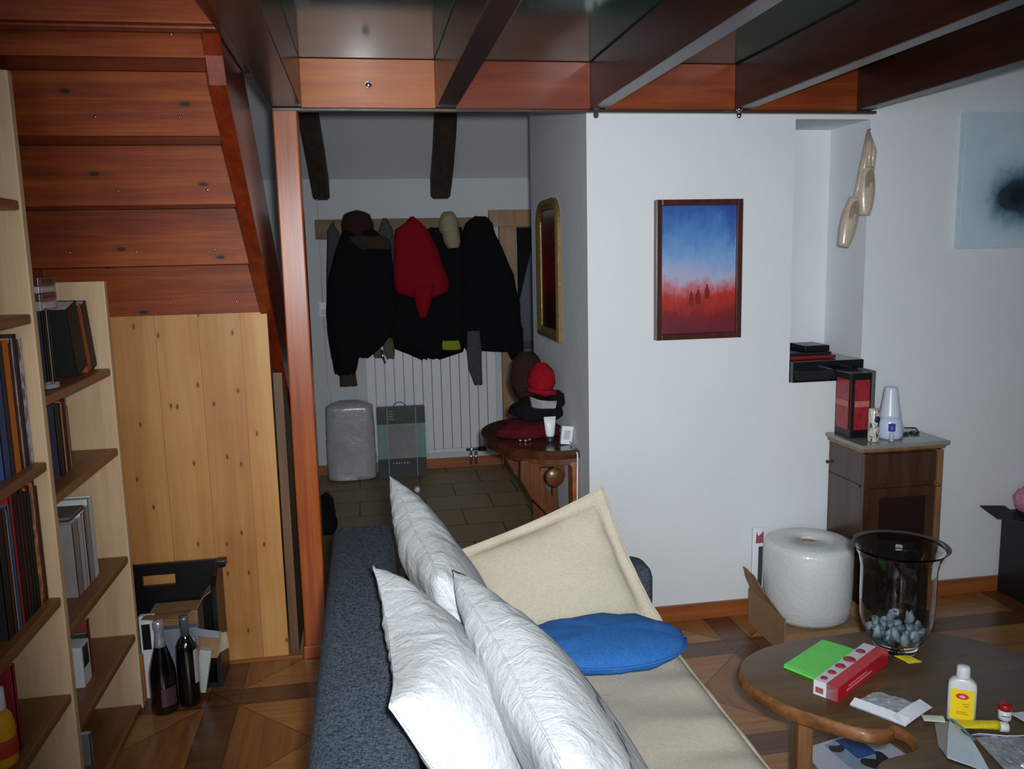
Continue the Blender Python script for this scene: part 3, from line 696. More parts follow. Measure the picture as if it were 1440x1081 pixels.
quad_o = thing('white_scarf', 'crumpled white and grey cloth under the red beanie', 'cloth', (.80, 3.93, .93))
quad('cloth', [(.74, 3.90, .985), (.87, 3.92, .955), (.86, 3.90, .925), (.745, 3.88, .945)], plain((150, 152, 156), .7, 0, 0, .2, .5, 40), quad_o, .01, .02)
t = thing('black_bag', 'black soft bag in the middle of the pile on the console table', 'bag', (.82, 4.02, .80))
blob('body', (.80, 4.02, .905), (.13, .10, .062), BLACKC, t, 5, .2); blob('flap', (.885, 3.97, .955), (.04, .05, .045), BLACKC, t, 7, .2)
o = blob('dark_red_cloth', (.755, 4.03, .80), (.16, .11, .055), DREDC, None, 9, .15, flat=.777, label='dark red felt cloth bundle flat on the console table top', cat='cloth')
t = thing('cream_tube', 'white squeeze tube standing upside down on the console table', 'tube', (.83, 3.86, .776))
m = MB(); m.loft([[Vector((.826+a*cos(b), 3.86+d*sin(b), z)) for b in [i*2*pi/20 for i in range(20)]] for z, a, d in ((.802, .018, .016), (.81, .020, .018), (.86, .026, .012), (.895, .029, .002))]); m.build('body', WHITEP, t, True)
MB().lathe([(.017, .776), (.018, .778), (.018, .80), (.001, .801)], (.826, 3.86, 0), 20).build('cap', plain((40, 44, 56), .4), t, True)
quad('label_mark', [(.818, 3.8475, .835), (.836, 3.8475, .835), (.836, 3.8485, .828), (.818, 3.8485, .828)], plain((90, 90, 110), .5), t, .001)
t = thing('white_adapter_box', 'white box shaped wireless device with a cable at the edge of the console table', 'device', (.89, 3.80, .776))
bx(.862, 3.775, .777, .915, 3.80, .862, bev=.004, R=Matrix.Rotation(.12, 3, 'Y')).build('housing', WHITEP, t)
bx(.872, 3.772, .80, .903, 3.7745, .845, bev=.001, R=Matrix.Rotation(.12, 3, 'Y')).build('front_plate', plain((190, 192, 196), .4), t)
MB().tube([(.90, 3.77, .79), (.905, 3.648, .76), (.90, 3.640, .60), (.898, 3.642, .42), (.905, 3.645, .2), (.91, 3.645, .01)], .0035, 8).build('cable', WHITEP, t, True)
t = thing('flash_glint', 'small chrome rings standing in for the flash highlight on the console table', 'glint', (.70, 3.90, .776))  # flash highlight on the tabletop, put in as added chrome rings
for i, (x, y) in enumerate(((.69, 3.90), (.712, 3.885), (.735, 3.895))):
    MB().tube([(x+.010*cos(a), y+.010*sin(a), .782+.001*i) for a in [k*pi/5 for k in range(11)]], .0028, 6).build('glint_ring', CHROME, t, True)
# items under the console
t = thing('strap_bag', 'dark bag with white straps on the floor under the console table', 'bag', (.70, 4.15, 0))
blob('body', (.68, 4.07, .09), (.09, .12, .09), BLACKC, t, 12, .15, flat=.001)
quad('strap', [(.69, 3.94, .13), (.73, 3.94, .13), (.76, 3.90, .01), (.71, 3.90, .01)], WHITEP, t, .006, .02)
# oval gilt mirror
mr = thing('gilt_mirror', 'narrow gilded mirror with rounded top on the white side wall', 'mirror', (.90, 4.24, 1.23))
def arch(y0, y1, z0, z1, r):
    P = [(y0, z0), (y1, z0)]
    for k in range(9): a = pi/2*k/8; P.append((y1-r+r*cos(a), z1-r+r*sin(a)))
    for k in range(9): a = pi/2*k/8; P.append((y0+r-r*sin(a), z1-r+r*cos(a)))
    return P
def frame_loft(mb, prof, polyf, X):
    rings = []
    for ins, xo in prof:
        rings.append([Vector((X+xo, a, b)) for a, b in polyf(ins)])
    mb.loft(rings, cap=False); return mb
pf = lambda i: arch(3.985+i, 4.46-i, 1.225+i, 1.915-i, max(.02, .12-i))
frame_loft(MB(), [(0, 0), (0, -.016), (.010, -.026), (.025, -.024), (.038, -.014), (.046, -.018), (.055, -.012), (.055, -.002)], pf, .919).build('frame', GOLD, mr)
MB().prism(pf(.05), .910, .916, 'x').build('glass', plain((52, 34, 28), .18, .5), mr)
# coat rail
rl = thing('coat_rail', 'long wooden coat rail on the back hall wall', 'coat rail', (.3, 6.58, 1.79))
bx(-.34, 6.572, 1.79, .95, 6.598, 1.935, bev=.004).build('board', RAILW, rl)
hx = (-.20, -.02, .17, .34, .60, .80)
for x in hx: MB().tube([(x, 6.572, 1.86), (x, 6.50, 1.86), (x, 6.485, 1.895), (x, 6.483, 1.92)], .009, 8).build('hook', RAILW, rl, True)

def garment(name, rows, yc, mat, label, cat, parent=None, seed=0, fold=.14, n=40, folds=7, part='body', group=None):
    """rows: (z, xl, xr, depth)"""
    # interpolate rows
    R_ = []
    for a, b in zip(rows, rows[1:]):
        for k in range(4):
            t = k/4; R_.append([a[i]+(b[i]-a[i])*t for i in range(4)])
    R_.append(list(rows[-1]))
    m = MB(); rings = []
    for z, xl, xr, d in R_:
        if mat is BLACKC and part != 'sleeve': d *= .65
        c = (xl+xr)/2; w = (xr-xl)/2; ring = []
        for j in range(n):
            b = 2*pi*j/n; cx, sy = cos(b), sin(b)
            f = 1+fold*sin(folds*b+seed+z*2.5)*.5+fold*noise.noise(Vector((cx*2+seed, sy*2, z*4)))
            ring.append(Vector((c+w*cx*(1+.04*noise.noise(Vector((seed, b, z*9)))), yc+d*sy*f*(abs(sy)**.0), z+(.035 if mat is BLACKC and z < 1.2 else .012)*noise.noise(Vector((cx*(7 if mat is BLACKC else 3), sy*3, seed))))))
        rings.append(ring)
    m.loft(rings)
    if parent is None:
        zz = min(r[0] for r in rows); parent = thing(name, label, cat, ((rows[-1][1]+rows[-1][2])/2, yc, zz), group)
    m.build(part, mat, parent, True); return parent
CG = 'clothes hanging on the coat rail'
# grey long scarf / umbrella far left
garment('grey_scarf', [(1.90, -.215, -.20, .01), (1.84, -.25, -.165, .03), (1.5, -.275, -.14, .04), (1.25, -.285, -.15, .04), (1.15, -.25, -.19, .02)], 6.47, GREYC, 'long dark grey scarf at the left end of the coat rail', 'scarf', seed=1, group=CG)
# brown black coat left with sleeves
g1 = garment('black_coat', [(1.84, -.14, .10, .05), (1.72, -.19, .20, .08), (1.5, -.26, .22, .10), (1.3, -.28, .22, .11), (1.15, -.285, .20, .11), (1.02, -.27, .12, .10), (.93, -.26, .0, .09)], 6.345, BLACKC, 'bulky black coat with fur trimmed hood at the left of the coat rail', 'coat', seed=2, group=CG)
garment('', [(1.1, -.27, -.03, .07), (.95, -.26, -.06, .07), (.85, -.25, -.085, .06), (.82, -.24, -.10, .05)], 6.33, BLACKC, '', '', parent=g1, seed=6, part='sleeve')
garment('', [(1.80, -.10, .16, .03), (1.76, -.08, .20, .05), (1.71, -.02, .20, .04)], 6.31, plain((56, 42, 30), .95, 0, 0, .4, 1, 90), '', '', parent=g1, seed=4, part='fur_trim')
garment('brown_scarf', [(.90, -.215, -.10, .02), (.80, -.215, -.095, .02), (.705, -.215, -.085, .02)], 6.44, plain((66, 50, 38), .9, 0, 0, .3, .6, 60), 'brown scarf end hanging lowest at the left of the coats', 'scarf', seed=1, fold=.05, group=CG)
t = thing('dark_red_hat', 'dark red knit hat with a round top hung above the black coat on the left', 'hat', (-.03, 6.42, 1.76))
blob('crown', (-.03, 6.38, 1.89), (.115, .09, .10), plain((44, 14, 16), .95, 0, 0, .3, .6, 90), t, 3, .08); garment('', [(1.87, -.145, .085, .09), (1.80, -.14, .10, .095), (1.75, -.12, .12, .09)], 6.40, plain((38, 14, 16), .95, 0, 0, .3, .6, 90), '', '', parent=t, seed=2, part='brim')
# grey hood
garment('grey_hoodie', [(1.93, .155, .18, .015), (1.87, .13, .215, .03), (1.78, .10, .235, .03), (1.5, .09, .25, .03)], 6.435, GREYC, 'grey hooded top hanging between the dark red hat and the red jacket', 'hoodie', seed=5, group=CG)
# black coat middle
gmid = garment('black_coat', [(1.86, .50, .74, .03), (1.72, .20, .76, .05), (1.5, .12, .76, .06), (1.25, .05, .76, .06), (1.10, .04, .75, .06), (1.0, .13, .74, .06), (.93, .30, .72, .06), (.88, .40, .54, .05)], 6.50, BLACKC, 'long black coats hanging behind the red jacket', 'coat', seed=7, group=CG)
# red jacket
rj = garment('red_jacket', [(1.93, .345, .375, .02), (1.89, .31, .42, .04), (1.84, .235, .47, .06), (1.7, .22, .53, .08), (1.55, .21, .58, .09), (1.45, .21, .61, .09), (1.395, .23, .60, .08), (1.36, .32, .52, .07)], 6.27, REDC, 'bright red jacket hanging in the middle of the coat rail', 'jacket', seed=3, group=CG)
garment('', [(1.44, .34, .50, .05), (1.3, .355, .46, .045), (1.215, .38, .43, .03)], 6.21, REDC, '', '', parent=rj, seed=5, part='sleeve')
blob('crumpled_wrapper', (-.925, 2.70, 1.298), (.02, .03, .011), plain((170, 168, 165), .4, .2), None, 3, .4, flat=1.287, label='small pale crumpled wrapper on the top shelf of the low bookcase', cat='wrapper')
# beige cap
t = thing('baseball_hat', 'beige baseball cap hung on the coat rail right of the red jacket', 'hat', (.63, 6.36, 1.7))
garment('', [(1.965, .60, .66, .04), (1.94, .575, .68, .08), (1.88, .555, .70, .10), (1.82, .56, .705, .10)], 6.36, CAPC, '', '', parent=t, seed=1, fold=.03, part='crown')
garment('', [(1.82, .57, .70, .09), (1.75, .585, .705, .07), (1.705, .61, .69, .05)], 6.31, CAPC, '', '', parent=t, seed=1, fold=.02, part='peak')
# black coat right
g2 = garment('black_coat', [(1.93, .82, .90, .05), (1.88, .75, .95, .09), (1.80, .72, .97, .10), (1.70, .71, 1.02, .10), (1.5, .71, 1.10, .11), (1.3, .70, 1.14, .11), (1.1, .70, 1.155, .11), (.98, .71, 1.155, .10), (.94, .73, 1.15, .09)], 6.35, BLACKC, 'large black coat with a raised hood at the right end of the coat rail', 'coat', seed=9, group=CG)
garment('', [(1.1, .99, 1.16, .05), (.95, 1.03, 1.16, .05), (.885, 1.06, 1.15, .04)], 6.33, BLACKC, '', '', parent=g2, seed=5, part='sleeve')
garment('grey_scarf', [(1.1, .73, .82, .02), (.95, .72, .83, .02), (.82, .73, .83, .02), (.70, .77, .83, .02)], 6.25, GREYC, 'grey striped scarf end hanging below the hem between middle and right black coats', 'scarf', seed=2, fold=.1, group=CG)
garment('', [(1.02, .555, .68, .02), (.985, .55, .69, .02), (.955, .56, .69, .02)], 6.385, plain((142, 150, 20), .8), '', '', parent=gmid, seed=2, fold=.03, part='neon_band')
t = thing('hanging_belt', 'brown belt with bright metal buckles below the left coats', 'belt', (.10, 6.42, .88))
garment('', [(1.15, .02, .09, .015), (.97, .03, .10, .015), (.91, .05, .11, .015)], 6.44, plain((96, 84, 66), .8), '', '', parent=t, seed=2, fold=.05, part='strap')
garment('', [(1.05, .11, .19, .015), (.95, .12, .20, .015), (.90, .14, .195, .015)], 6.44, plain((96, 84, 66), .8), '', '', parent=t, seed=4, fold=.05, part='strap')
MB().tube([(.015, 6.40, 1.10), (.02, 6.40, 1.04), (.018, 6.40, .98)], .008, 8).build('buckle', CHROME, t, True)
MB().tube([(.105, 6.40, .97), (.11, 6.40, .92), (.125, 6.40, .87)], .009, 8).build('buckle', CHROME, t, True)
# radiator
rd = thing('radiator', 'white ribbed panel radiator on the back wall below the coats', 'radiator', (.45, 6.54, .13))
n = 14
for i in range(n):
    x0 = -.02+i*(1.0/n); bx(x0, 6.545, .16, x0+1.0/n-.004, 6.59, 1.25, bev=.004).build('column', WHITEP, rd)
bx(-.02, 6.548, .13, .98, 6.588, .158, bev=.004).build('bottom_rail', WHITEP, rd)
bx(-.02, 6.548, 1.252, .98, 6.588, 1.28, bev=.004).build('top_rail', WHITEP, rd)
MB().tube([(.76, 6.53, .13), (.76, 6.53, .03)], .010, 8).build('pipe', CHROME, rd, True); MB().tube([(.80, 6.53, .13), (.80, 6.53, .03)], .010, 8).build('pipe', CHROME, rd, True)
MB().lathe([(.001, -.035), (.018, -.034), (.02, .03), (.001, .032)], (.85, 6.50, .155), 14, 'x').build('valve', BLACKP, rd, True)
MB().lathe([(.001, -.05), (.012, -.05), (.012, .05), (.001, .05)], (.77, 6.50, .155), 12, 'x').build('valve_body', CHROME, rd, True)
# switch and cable
t = thing('light_switch', 'white light switch with surface cable left of the coats', 'switch', (-.31, 6.59, 1.2))
bx(-.345, 6.58, 1.22, -.285, 6.599, 1.33, bev=.004).build('plate', WHITEP, t); bx(-.330, 6.572, 1.235, -.30, 6.579, 1.275, bev=.002).build('rocker', plain((190, 190, 190), .4), t)
MB().tube([(-.315, 6.592, 1.33), (-.312, 6.592, 1.75), (-.315, 6.592, 2.2)], .006, 6).build('cable', WALLB, t, True)
MB().tube([(-.315, 6.592, 1.22), (-.31, 6.592, .7), (-.29, 6.592, .62), (-.30, 6.592, .1)], .006, 6).build('cable', WALLB, t, True)
# wrapped white parcel
t = thing('wrapped_bundle', 'pale plastic wrapped bundle standing against the hall wall under the coats', 'bundle', (-.15, 6.42, 0))
m = MB(); rings = []
for i in range(29):
    z = .0+.60*i/28; e = min(1, (z+.01)/.03, (.605-z)/.05); e = max(.05, e)**.4
    ring = []
    for j in range(48):
        b = 2*pi*j/48; cx, sy = cos(b), sin(b); f = 1/((abs(cx)**6+abs(sy)**6)**(1/6))
        f *= 1+.05*noise.noise(Vector((cx*3, sy*3, z*7)))+.02*noise.noise(Vector((cx*9, sy*9, z*20)))
        ring.append(Vector((-.155+.178*cx*f*e*(1-.03*z), 6.40+.075*sy*f*e+.05*z, max(.001, z))))
    rings.append(ring)
m.loft(rings).build('body', plain((168, 168, 172), .3, 0, .2, .12, .8, 18), t, True)
quad('plastic_fold', [(-.27, 6.318, .02), (-.12, 6.318, .015), (-.13, 6.314, .06), (-.26, 6.322, .07)], plain((190, 190, 194), .25), t, .003, .01)
# blanket box
t = thing('bedding_box', 'flat blue grey bedding carton with dark bands and a wire handle beside the radiator', 'box', (.21, 6.42, 0))
sk = Matrix.Identity(3)
bx(.045, 6.38, .0, .40, 6.46, .535, bev=.003).build('body', plain((86, 94, 94), .5), t)
bx(.043, 6.376, .14, .402, 6.3795, .42).build('front_panel', plain((120, 148, 150), .4), t)
bx(.042, 6.374, .41, .403, 6.3765, .536).build('top_band', plain((52, 62, 58), .4), t)
bx(.042, 6.374, .0, .403, 6.3765, .145).build('bottom_band', plain((50, 56, 56), .4), t)
bx(.125, 6.3725, .145, .325, 6.3755, .40).build('window', plain((142, 138, 142), .25), t)
for x in (.118, .33): bx(x, 6.371, .0, x+.005, 6.3735, .535).build('edge_line', plain((150, 156, 156), .4), t)
for i in range(7): bx(.15+.02*i, 6.3705, .105, .15+.02*i+(.012 if i % 3 else .006), 6.3738, .117).build('caption', plain((190, 160, 160), .5), t)
for i in range(4): bx(.13, 6.3705, .505-.02*i, .165+.01*(i % 2), 6.3738, .512-.02*i).build('caption', plain((130, 140, 136), .5), t)
MB().tube([(.17+.045-.045*cos(a), 6.42, .535+.035*sin(a)) for a in [k*pi/10 for k in range(11)]], .003, 6).build('handle', BLACKP, t, True)
# little white object on tiles, dark bag by sofa end
t = thing('tiny_bottle', 'tiny white bottle lying on the hall tiles in front of the carton', 'bottle', (.30, 5.94, 0))
MB().lathe([(.001, -.03), (.018, -.03), (.02, -.02), (.02, .03), (.001, .035)], (.30, 5.93, .021), 16, 'y').build('body', WHITEP, t, True)
MB().lathe([(.001, .035), (.010, .036), (.010, .06), (.001, .062)], (.30, 5.93, .021), 12, 'y').build('cap', plain((180, 196, 210), .3), t, True)
t = thing('black_backpack', 'black bag on the hall floor behind the far end of the sofa', 'bag', (-.30, 5.3, 0))
blob('body', (-.31, 5.25, .10), (.065, .2, .11), BLACKC, t, 4, .2, flat=.001); blob('pocket', (-.29, 5.12, .07), (.06, .10, .07), BLACKC, t, 6, .2, flat=.001)

# ------------------------------------------------------------------ painting, shoes, canvas
pt = thing('framed_painting', 'framed abstract painting in blue and red with three small figures', 'painting', (1.396, 3.47, 1.275))
xa, xb, za, zb = 1.207, 1.588, 1.275, 1.86
def canvas_mat():
    t = NT('blue_red_canvas'); v = t.coord(); sx = t.add('ShaderNodeSeparateXYZ'); t.link(v, sx.inputs[0])
    z = t.math('DIVIDE', sx.outputs[2], .585); x = t.math('DIVIDE', sx.outputs[0], .38)
    n1 = t.noise(t.mapping(v, (3, 1, 3)), 3, 5, .65); n2 = t.noise(t.mapping(v, (30, 1, 4)), 1.5, 4, .7)
    zz = t.math('ADD', z, t.math('ADD', t.math('MULTIPLY', t.math('SUBTRACT', n1, .5), .35), t.math('MULTIPLY', t.math('SUBTRACT', n2, .5), .12)))
    col = t.ramp(zz, [(.06, rgb(100, 24, 44)), (.16, rgb(120, 20, 26)), (.30, rgb(178, 44, 30)), (.38, rgb(186, 110, 120)), (.45, rgb(170, 170, 200)), (.58, rgb(120, 160, 206)), (.76, rgb(76, 128, 190)), (.95, rgb(40, 84, 160))])
    d = t.math('ADD', t.math('MULTIPLY', x, 1.1), t.math('MULTIPLY', t.math('SUBTRACT', z, .6), .9))
    f = t.ramp(t.math('ADD', d, t.math('MULTIPLY', t.math('SUBTRACT', n1, .5), .5)), [(.45, (0, 0, 0, 1)), (.75, (1, 1, 1, 1))])
    f2 = t.math('MULTIPLY', f, t.math('GREATER_THAN', z, .45))
    col = t.mix(t.math('MULTIPLY', f2, .75), col, rgb(34, 60, 150))
    t.bump(n2, .2, .002); return t.fin(col, .5, 0, .1)
cv = bx(xa+.025, 3.474, za+.025, xb-.025, 3.484, zb-.025).build('canvas', canvas_mat(), pt)
FRM = wood('red_brown_frame', rgb(50, 22, 16), rgb(72, 32, 24), rgb(90, 44, 32), 'z', .3, .3, 0)
m = MB()
for a in ((xa, za, xa+.024, zb), (xb-.024, za, xb, zb), (xa+.0245, za, xb-.0245, za+.024), (xa+.0245, zb-.024, xb-.0245, zb)): m.box(a[0], 3.460, a[1], a[2], 3.499, a[3], bev=.002)
m.build('frame', FRM, pt)
bx(xa+.024, 3.486, za+.024, xb-.024, 3.498, zb-.024).build('backing', BLACKP, pt)
for x, z, h, w in ((1.365, 1.45, .058, .016), (1.396, 1.455, .062, .022), (1.436, 1.475, .062, .019)):
    P = [(x-w/2, z-h/2), (x+w/2, z-h/2), (x+w*.55, z), (x+w*.35, z+h*.28), (x+w*.18, z+h*.33), (x+w*.2, z+h*.45), (x, z+h*.52), (x-w*.2, z+h*.45), (x-w*.18, z+h*.33), (x-w*.4, z+h*.26), (x-w*.55, z)]
    MB().prism(P, 3.4725, 3.4739, 'y').build('painted_figure', plain((120, 20, 20), .5), cv)
# ballet shoes
SAT = plain((196, 178, 158), .3, 0, .3, .12, .3, 30); SATD = plain((150, 138, 118), .35, 0, .2, .15, .3, 30)
bs = thing('ballet_shoes', 'pair of worn satin pointe shoes hanging by ribbons on the niche edge', 'ballet shoes', (2.13, 3.47, 1.66))
def shoe(cx, cz, L, ang, yy, nm):
    R = Matrix.Rotation(ang, 3, 'Y'); m = MB(); rings = []
    for i in range(17):
        t_ = i/16; z = L*(t_-.5); w = .036*(.62+.38*sin(pi*min(1, t_*1.1)**.7)) if t_ < .9 else .036*.62*(1-(t_-.9)*5)
        w = .020+.019*sin(pi*(t_*.86+.08)) ; dd = .018+.010*sin(pi*(1-t_)*.8)
        ring = []
        for j in range(20):
            b = 2*pi*j/20; p = Vector((w*cos(b), dd*sin(b), z)); ring.append(R @ p+Vector((cx, yy, cz)))
        rings.append(ring)
    m.loft(rings); body = m.build(nm, SAT, bs, True)
    # opening (inner sole) on the front of the upper half
    m = MB(); P = []
    for k in range(20):
        a = 2*pi*k/20; p = Vector((.021*cos(a), -.0275+.004*abs(cos(a)), L*.17+L*.26*sin(a))); P.append(p)
    A = m.vs([R @ p+Vector((cx, yy, cz)) for p in P]); B = m.vs([R @ (p+Vector((0, .006, 0)))+Vector((cx, yy, cz)) for p in P]); m.face(A); m.face(B[::-1])
    for i in range(20): m.face([A[i], A[(i+1) % 20], B[(i+1) % 20], B[i]])
    m.build('opening', SATD, body)
    m = MB(); m.lathe([(.0205, -L*.5-.001), (.024, -L*.5+.004), (.024, -L*.5+.012)], (0, 0, 0), 16, R=None); 
    for v_ in m.b.verts: v_.co = R @ v_.co+Vector((cx, yy, cz))
    m.build('toe_tip', SATD, body, True)
    return body
shoe(2.145, 1.885, .205, .04, 3.455, 'shoe'); shoe(2.078, 1.755, .215, .22, 3.468, 'shoe')
for i, pts in enumerate(([(2.165, 3.49, 2.14), (2.15, 3.46, 2.06), (2.13, 3.455, 1.98), (2.14, 3.455, 1.95)], [(2.167, 3.49, 2.14), (2.175, 3.46, 2.05), (2.165, 3.455, 1.96)], [(2.163, 3.49, 2.13), (2.13, 3.462, 2.0), (2.11, 3.46, 1.9), (2.095, 3.465, 1.84)], [(2.166, 3.49, 2.13), (2.155, 3.46, 2.08), (2.15, 3.45, 1.96)])):
    MB().tube(pts, [.006, .014, .012, .006][:len(pts)], 8).build('ribbon', SAT, bs, True)
MB().lathe([(.001, -.012), (.005, -.011), (.003, .01)], (2.166, 3.488, 2.145), 8, 'y').build('nail', CHROME, bs, True)
# pale canvas right
def teal_mat():
    t = NT('pale_teal_canvas'); v = t.coord(); 
    n1 = t.noise(t.mapping(v, (1, 1, 1)), 9, 5, .65)
    g = t.add('ShaderNodeTexGradient', gradient_type='SPHERICAL'); t.link(t.mapping(v, (3.9, .2, 4.8), (-.02*3.9, 0, -.225*4.8)), g.inputs[0])
    f = t.math('ADD', g.outputs[1], t.math('MULTIPLY', t.math('SUBTRACT', n1, .5), .6))
    col = t.ramp(f, [(.0, rgb(196, 216, 224)), (.25, rgb(178, 206, 216)), (.45, rgb(130, 164, 178)), (.66, rgb(40, 60, 76)), (.9, rgb(12, 24, 34))])
    return t.fin(col, .6)
tp = thing('pale_canvas', 'frameless pale teal canvas with a dark smudge on the right wall', 'painting', (2.875, 3.47, 1.63))
bx(2.611, 3.462, 1.63, 3.14, 3.470, 2.218, bev=.001).build('canvas', teal_mat(), tp)
bx(2.613, 3.4705, 1.632, 3.138, 3.499, 2.216).build('stretcher', plain((196, 212, 220), .7), tp)

# ------------------------------------------------------------------ niche shelf things
t = thing('media_player', 'flat wide black device box filling the bottom of the wall niche', 'device', (2.0, 3.62, 1.061))
bx(1.838, 3.47, 1.062, 2.176, 3.80, 1.155, bev=.004).build('body', BLACKG, t)
bx(1.845, 3.465, 1.075, 2.17, 3.4695, 1.115, bev=.001).build('front_plate', plain((30, 36, 36), .25), t)
o = bx(1.85, 3.53, 1.156, 2.075, 3.72, 1.172, bev=.003).build('red_black_book', plain((112, 36, 34), .4)); tag(o, 'flat reddish brown book lying on the black device in the niche', 'book')
o = bx(1.845, 3.54, 1.173, 2.06, 3.72, 1.186, bev=.003).build('dark_book', plain((30, 24, 26), .4)); tag(o, 'dark book lying on top of the reddish book in the niche', 'book')
o = bx(1.935, 3.55, 1.187, 2.055, 3.70, 1.215, bev=.004).build('black_case', BLACKP); tag(o, 'small black case on top of the books in the niche', 'case')
# ------------------------------------------------------------------ chest
ch = thing('wooden_cabinet', 'small dark wooden cabinet with a marble top below the niche', 'cabinet', (2.21, 3.34, 0))
CX0, CX1, CY0, CY1 = 2.03, 2.395, 3.20, 3.484
bx(CX0, CY0+.02, .06, CX1, CY1, .795, bev=.003).build('body', CHESTW, ch)
bx(CX0-.008, CY0+.008, 0, CX1+.008, CY1, .06, bev=.004).build('plinth', CHESTW, ch)
bx(CX0-.012, CY0+.002, .795, CX1+.012, CY1, .812, bev=.006).build('cornice', CHESTL, ch)
bx(CX0-.022, CY0-.012, .812, CX1+.022, CY1+.0, .83, bev=.005).build('marble_top', plain((136, 138, 132), .12, 0, .3, .12, 0, 12), ch)
dr = bx(CX0+.03, CY0+.004, .655, CX1-.03, CY0+.0195, .785, bev=.003).build('drawer', CHESTW, ch)
do = bx(CX0+.03, CY0+.004, .08, CX1-.03, CY0+.0195, .635, bev=.003).build('door', CHESTW, ch)
bx(CX0+.075, CY0-.001, .12, CX1-.075, CY0+.0035, .595, bev=.002).build('inset_panel', plain((34, 16, 12), .3, 0, .3), do)
for x in (CX0-.001, CX1-.027): bx(x, CY0, .065, x+.028, CY0+.0195, .79, bev=.003).build('pilaster', CHESTW if x < 2.1 else CHESTL, ch)
bx(CX0-.005, CY0+.03, .64, CX0-.0005, CY1-.01, .65, bev=.001).build('side_molding', CHESTW, ch)
MB().lathe([(.001, -.012), (.008, -.010), (.008, -.004), (.004, 0)], (CX0-.005, 3.475, .695), 10, 'x').build('knob', BLACKP, ch, True)
MB().lathe([(.001, -.012), (.009, -.010), (.009, -.004), (.004, 0)], (2.37, CY0, .64), 10, 'y').build('knob', GOLD, ch, True)
# red and black lantern-like gift box
t = thing('gift_box', 'tall black box with red label panels standing on the cabinet', 'box', (2.05, 3.33, .831))
Rb = Matrix.Rotation(math.radians(0), 3, 'Z'); pv = (2.05, 3.345, .831)
bx(2.035, 3.33, .831, 2.13, 3.455, 1.115, bev=.004, R=Rb, pivot=pv).build('body', BLACKP, t)
RP = spine_mat('red_label', [(130, 24, 34), (160, 40, 48), (150, 30, 40)], 60, 2)
bx(2.05, 3.326, .868, 2.118, 3.3295, 1.085, R=Rb, pivot=pv).build('red_panel', RP, t); bx(2.05, 3.324, .968, 2.118, 3.3258, .993, R=Rb, pivot=pv).build('panel_band', plain((190, 108, 100), .5), t)
bx(2.031, 3.345, .868, 2.0345, 3.44, 1.085, R=Rb, pivot=pv).build('red_panel', RP, t); bx(2.029, 3.345, .968, 2.0308, 3.44, .993, R=Rb, pivot=pv).build('panel_band', plain((190, 108, 100), .5), t)
o = bx(2.132, 3.345, .831, 2.158, 3.45, 1.12, bev=.004).build('grey_carton', plain((96, 94, 88), .5)); tag(o, 'narrow grey brown carton behind the black and red box on the cabinet', 'box')
# white cone bottle
t = thing('cone_bottle', 'white tapered plastic bottle on the cabinet', 'bottle', (2.195, 3.29, .831))
c = (2.202, 3.30, .831)
MB().lathe([(.001, 0), (.048, .001), (.054, .012), (.055, .035), (.050, .075), (.044, .095)], c, 32).build('base', plain((196, 208, 232), .3, 0, .2, .03), t, True)
MB().lathe([(.045, .0955), (.046, .10), (.043, .11), (.027, .215), (.025, .222), (.001, .224)], c, 32).build('cone_cap', plain((206, 212, 228), .3, 0, .2, .03), t, True)
t = thing('small_blue_bottle', 'tiny clear bottle with a blue label in front of the white tapered bottle', 'bottle', (2.17, 3.235, .831))
MB().lathe([(.001, 0), (.010, .001), (.010, .03), (.006, .036), (.006, .045)], (2.168, 3.232, .831), 14).build('glass', plain((190, 196, 214), .1), t, True); MB().lathe([(.0135, .045), (.014, .046), (.014, .075), (.001, .077)], (2.168, 3.232, .831), 14).build('cap', plain((62, 74, 170), .35), t, True)
t = thing('patterned_can', 'slim can with a white, black and gold floral pattern on the cabinet', 'can', (2.10, 3.27, .831))
FLOR = spine_mat('floral', [(30, 30, 50), (220, 220, 214), (196, 190, 170), (60, 50, 60)], 70, 7)
MB().lathe([(.001, 0), (.022, .001), (.023, .006), (.023, .135), (.020, .142), (.001, .143)], (2.098, 3.255, .831), 24).build('body', FLOR, t, True)
MB().lathe([(.013, -.0236), (.014, -.0245), (.001, -.0246)], (2.098, 3.255, .93), 16, 'y').build('emblem', plain((40, 50, 90), .4), t, True)
t = thing('folded_cloth', 'folded pale blue napkin behind the eyeglasses on the cabinet', 'cloth', (2.30, 3.40, .831))
bx(2.25, 3.37, .831, 2.33, 3.43, .85, bev=.006).build('lower_fold', plain((176, 184, 210), .7), t); bx(2.252, 3.372, .8505, 2.325, 3.428, .866, bev=.006).build('upper_fold', plain((184, 190, 212), .7), t)
t = thing('eyeglasses', 'dark framed eyeglasses lying on the cabinet top', 'eyeglasses', (2.34, 3.36, .831))
for dx in (0, .052):
    MB().tube([(2.30+dx+.021*cos(a), 3.345+.018*sin(a), .836) for a in [k*pi/8 for k in range(17)]], .0035, 6).build('rim', BLACKP, t, True)
    MB().lathe([(.001, .0), (.018, .0005), (.001, .001)], (2.30+dx, 3.345, .8355), 16).build('lens', plain((170, 170, 175), .05), t, True)
MB().tube([(2.375, 3.35, .84), (2.39, 3.39, .846), (2.33, 3.43, .842)], .003, 6).build('temple', BLACKP, t, True)
# cable by cabinet
o = MB().tube([(2.415, 3.488, .70), (2.418, 3.490, .45), (2.425, 3.488, .2), (2.41, 3.48, .03)], .0035, 6).build('white_cable', WHITEP, None, True); tag(o, 'thin pale cable running down the wall right of the cabinet', 'cable')

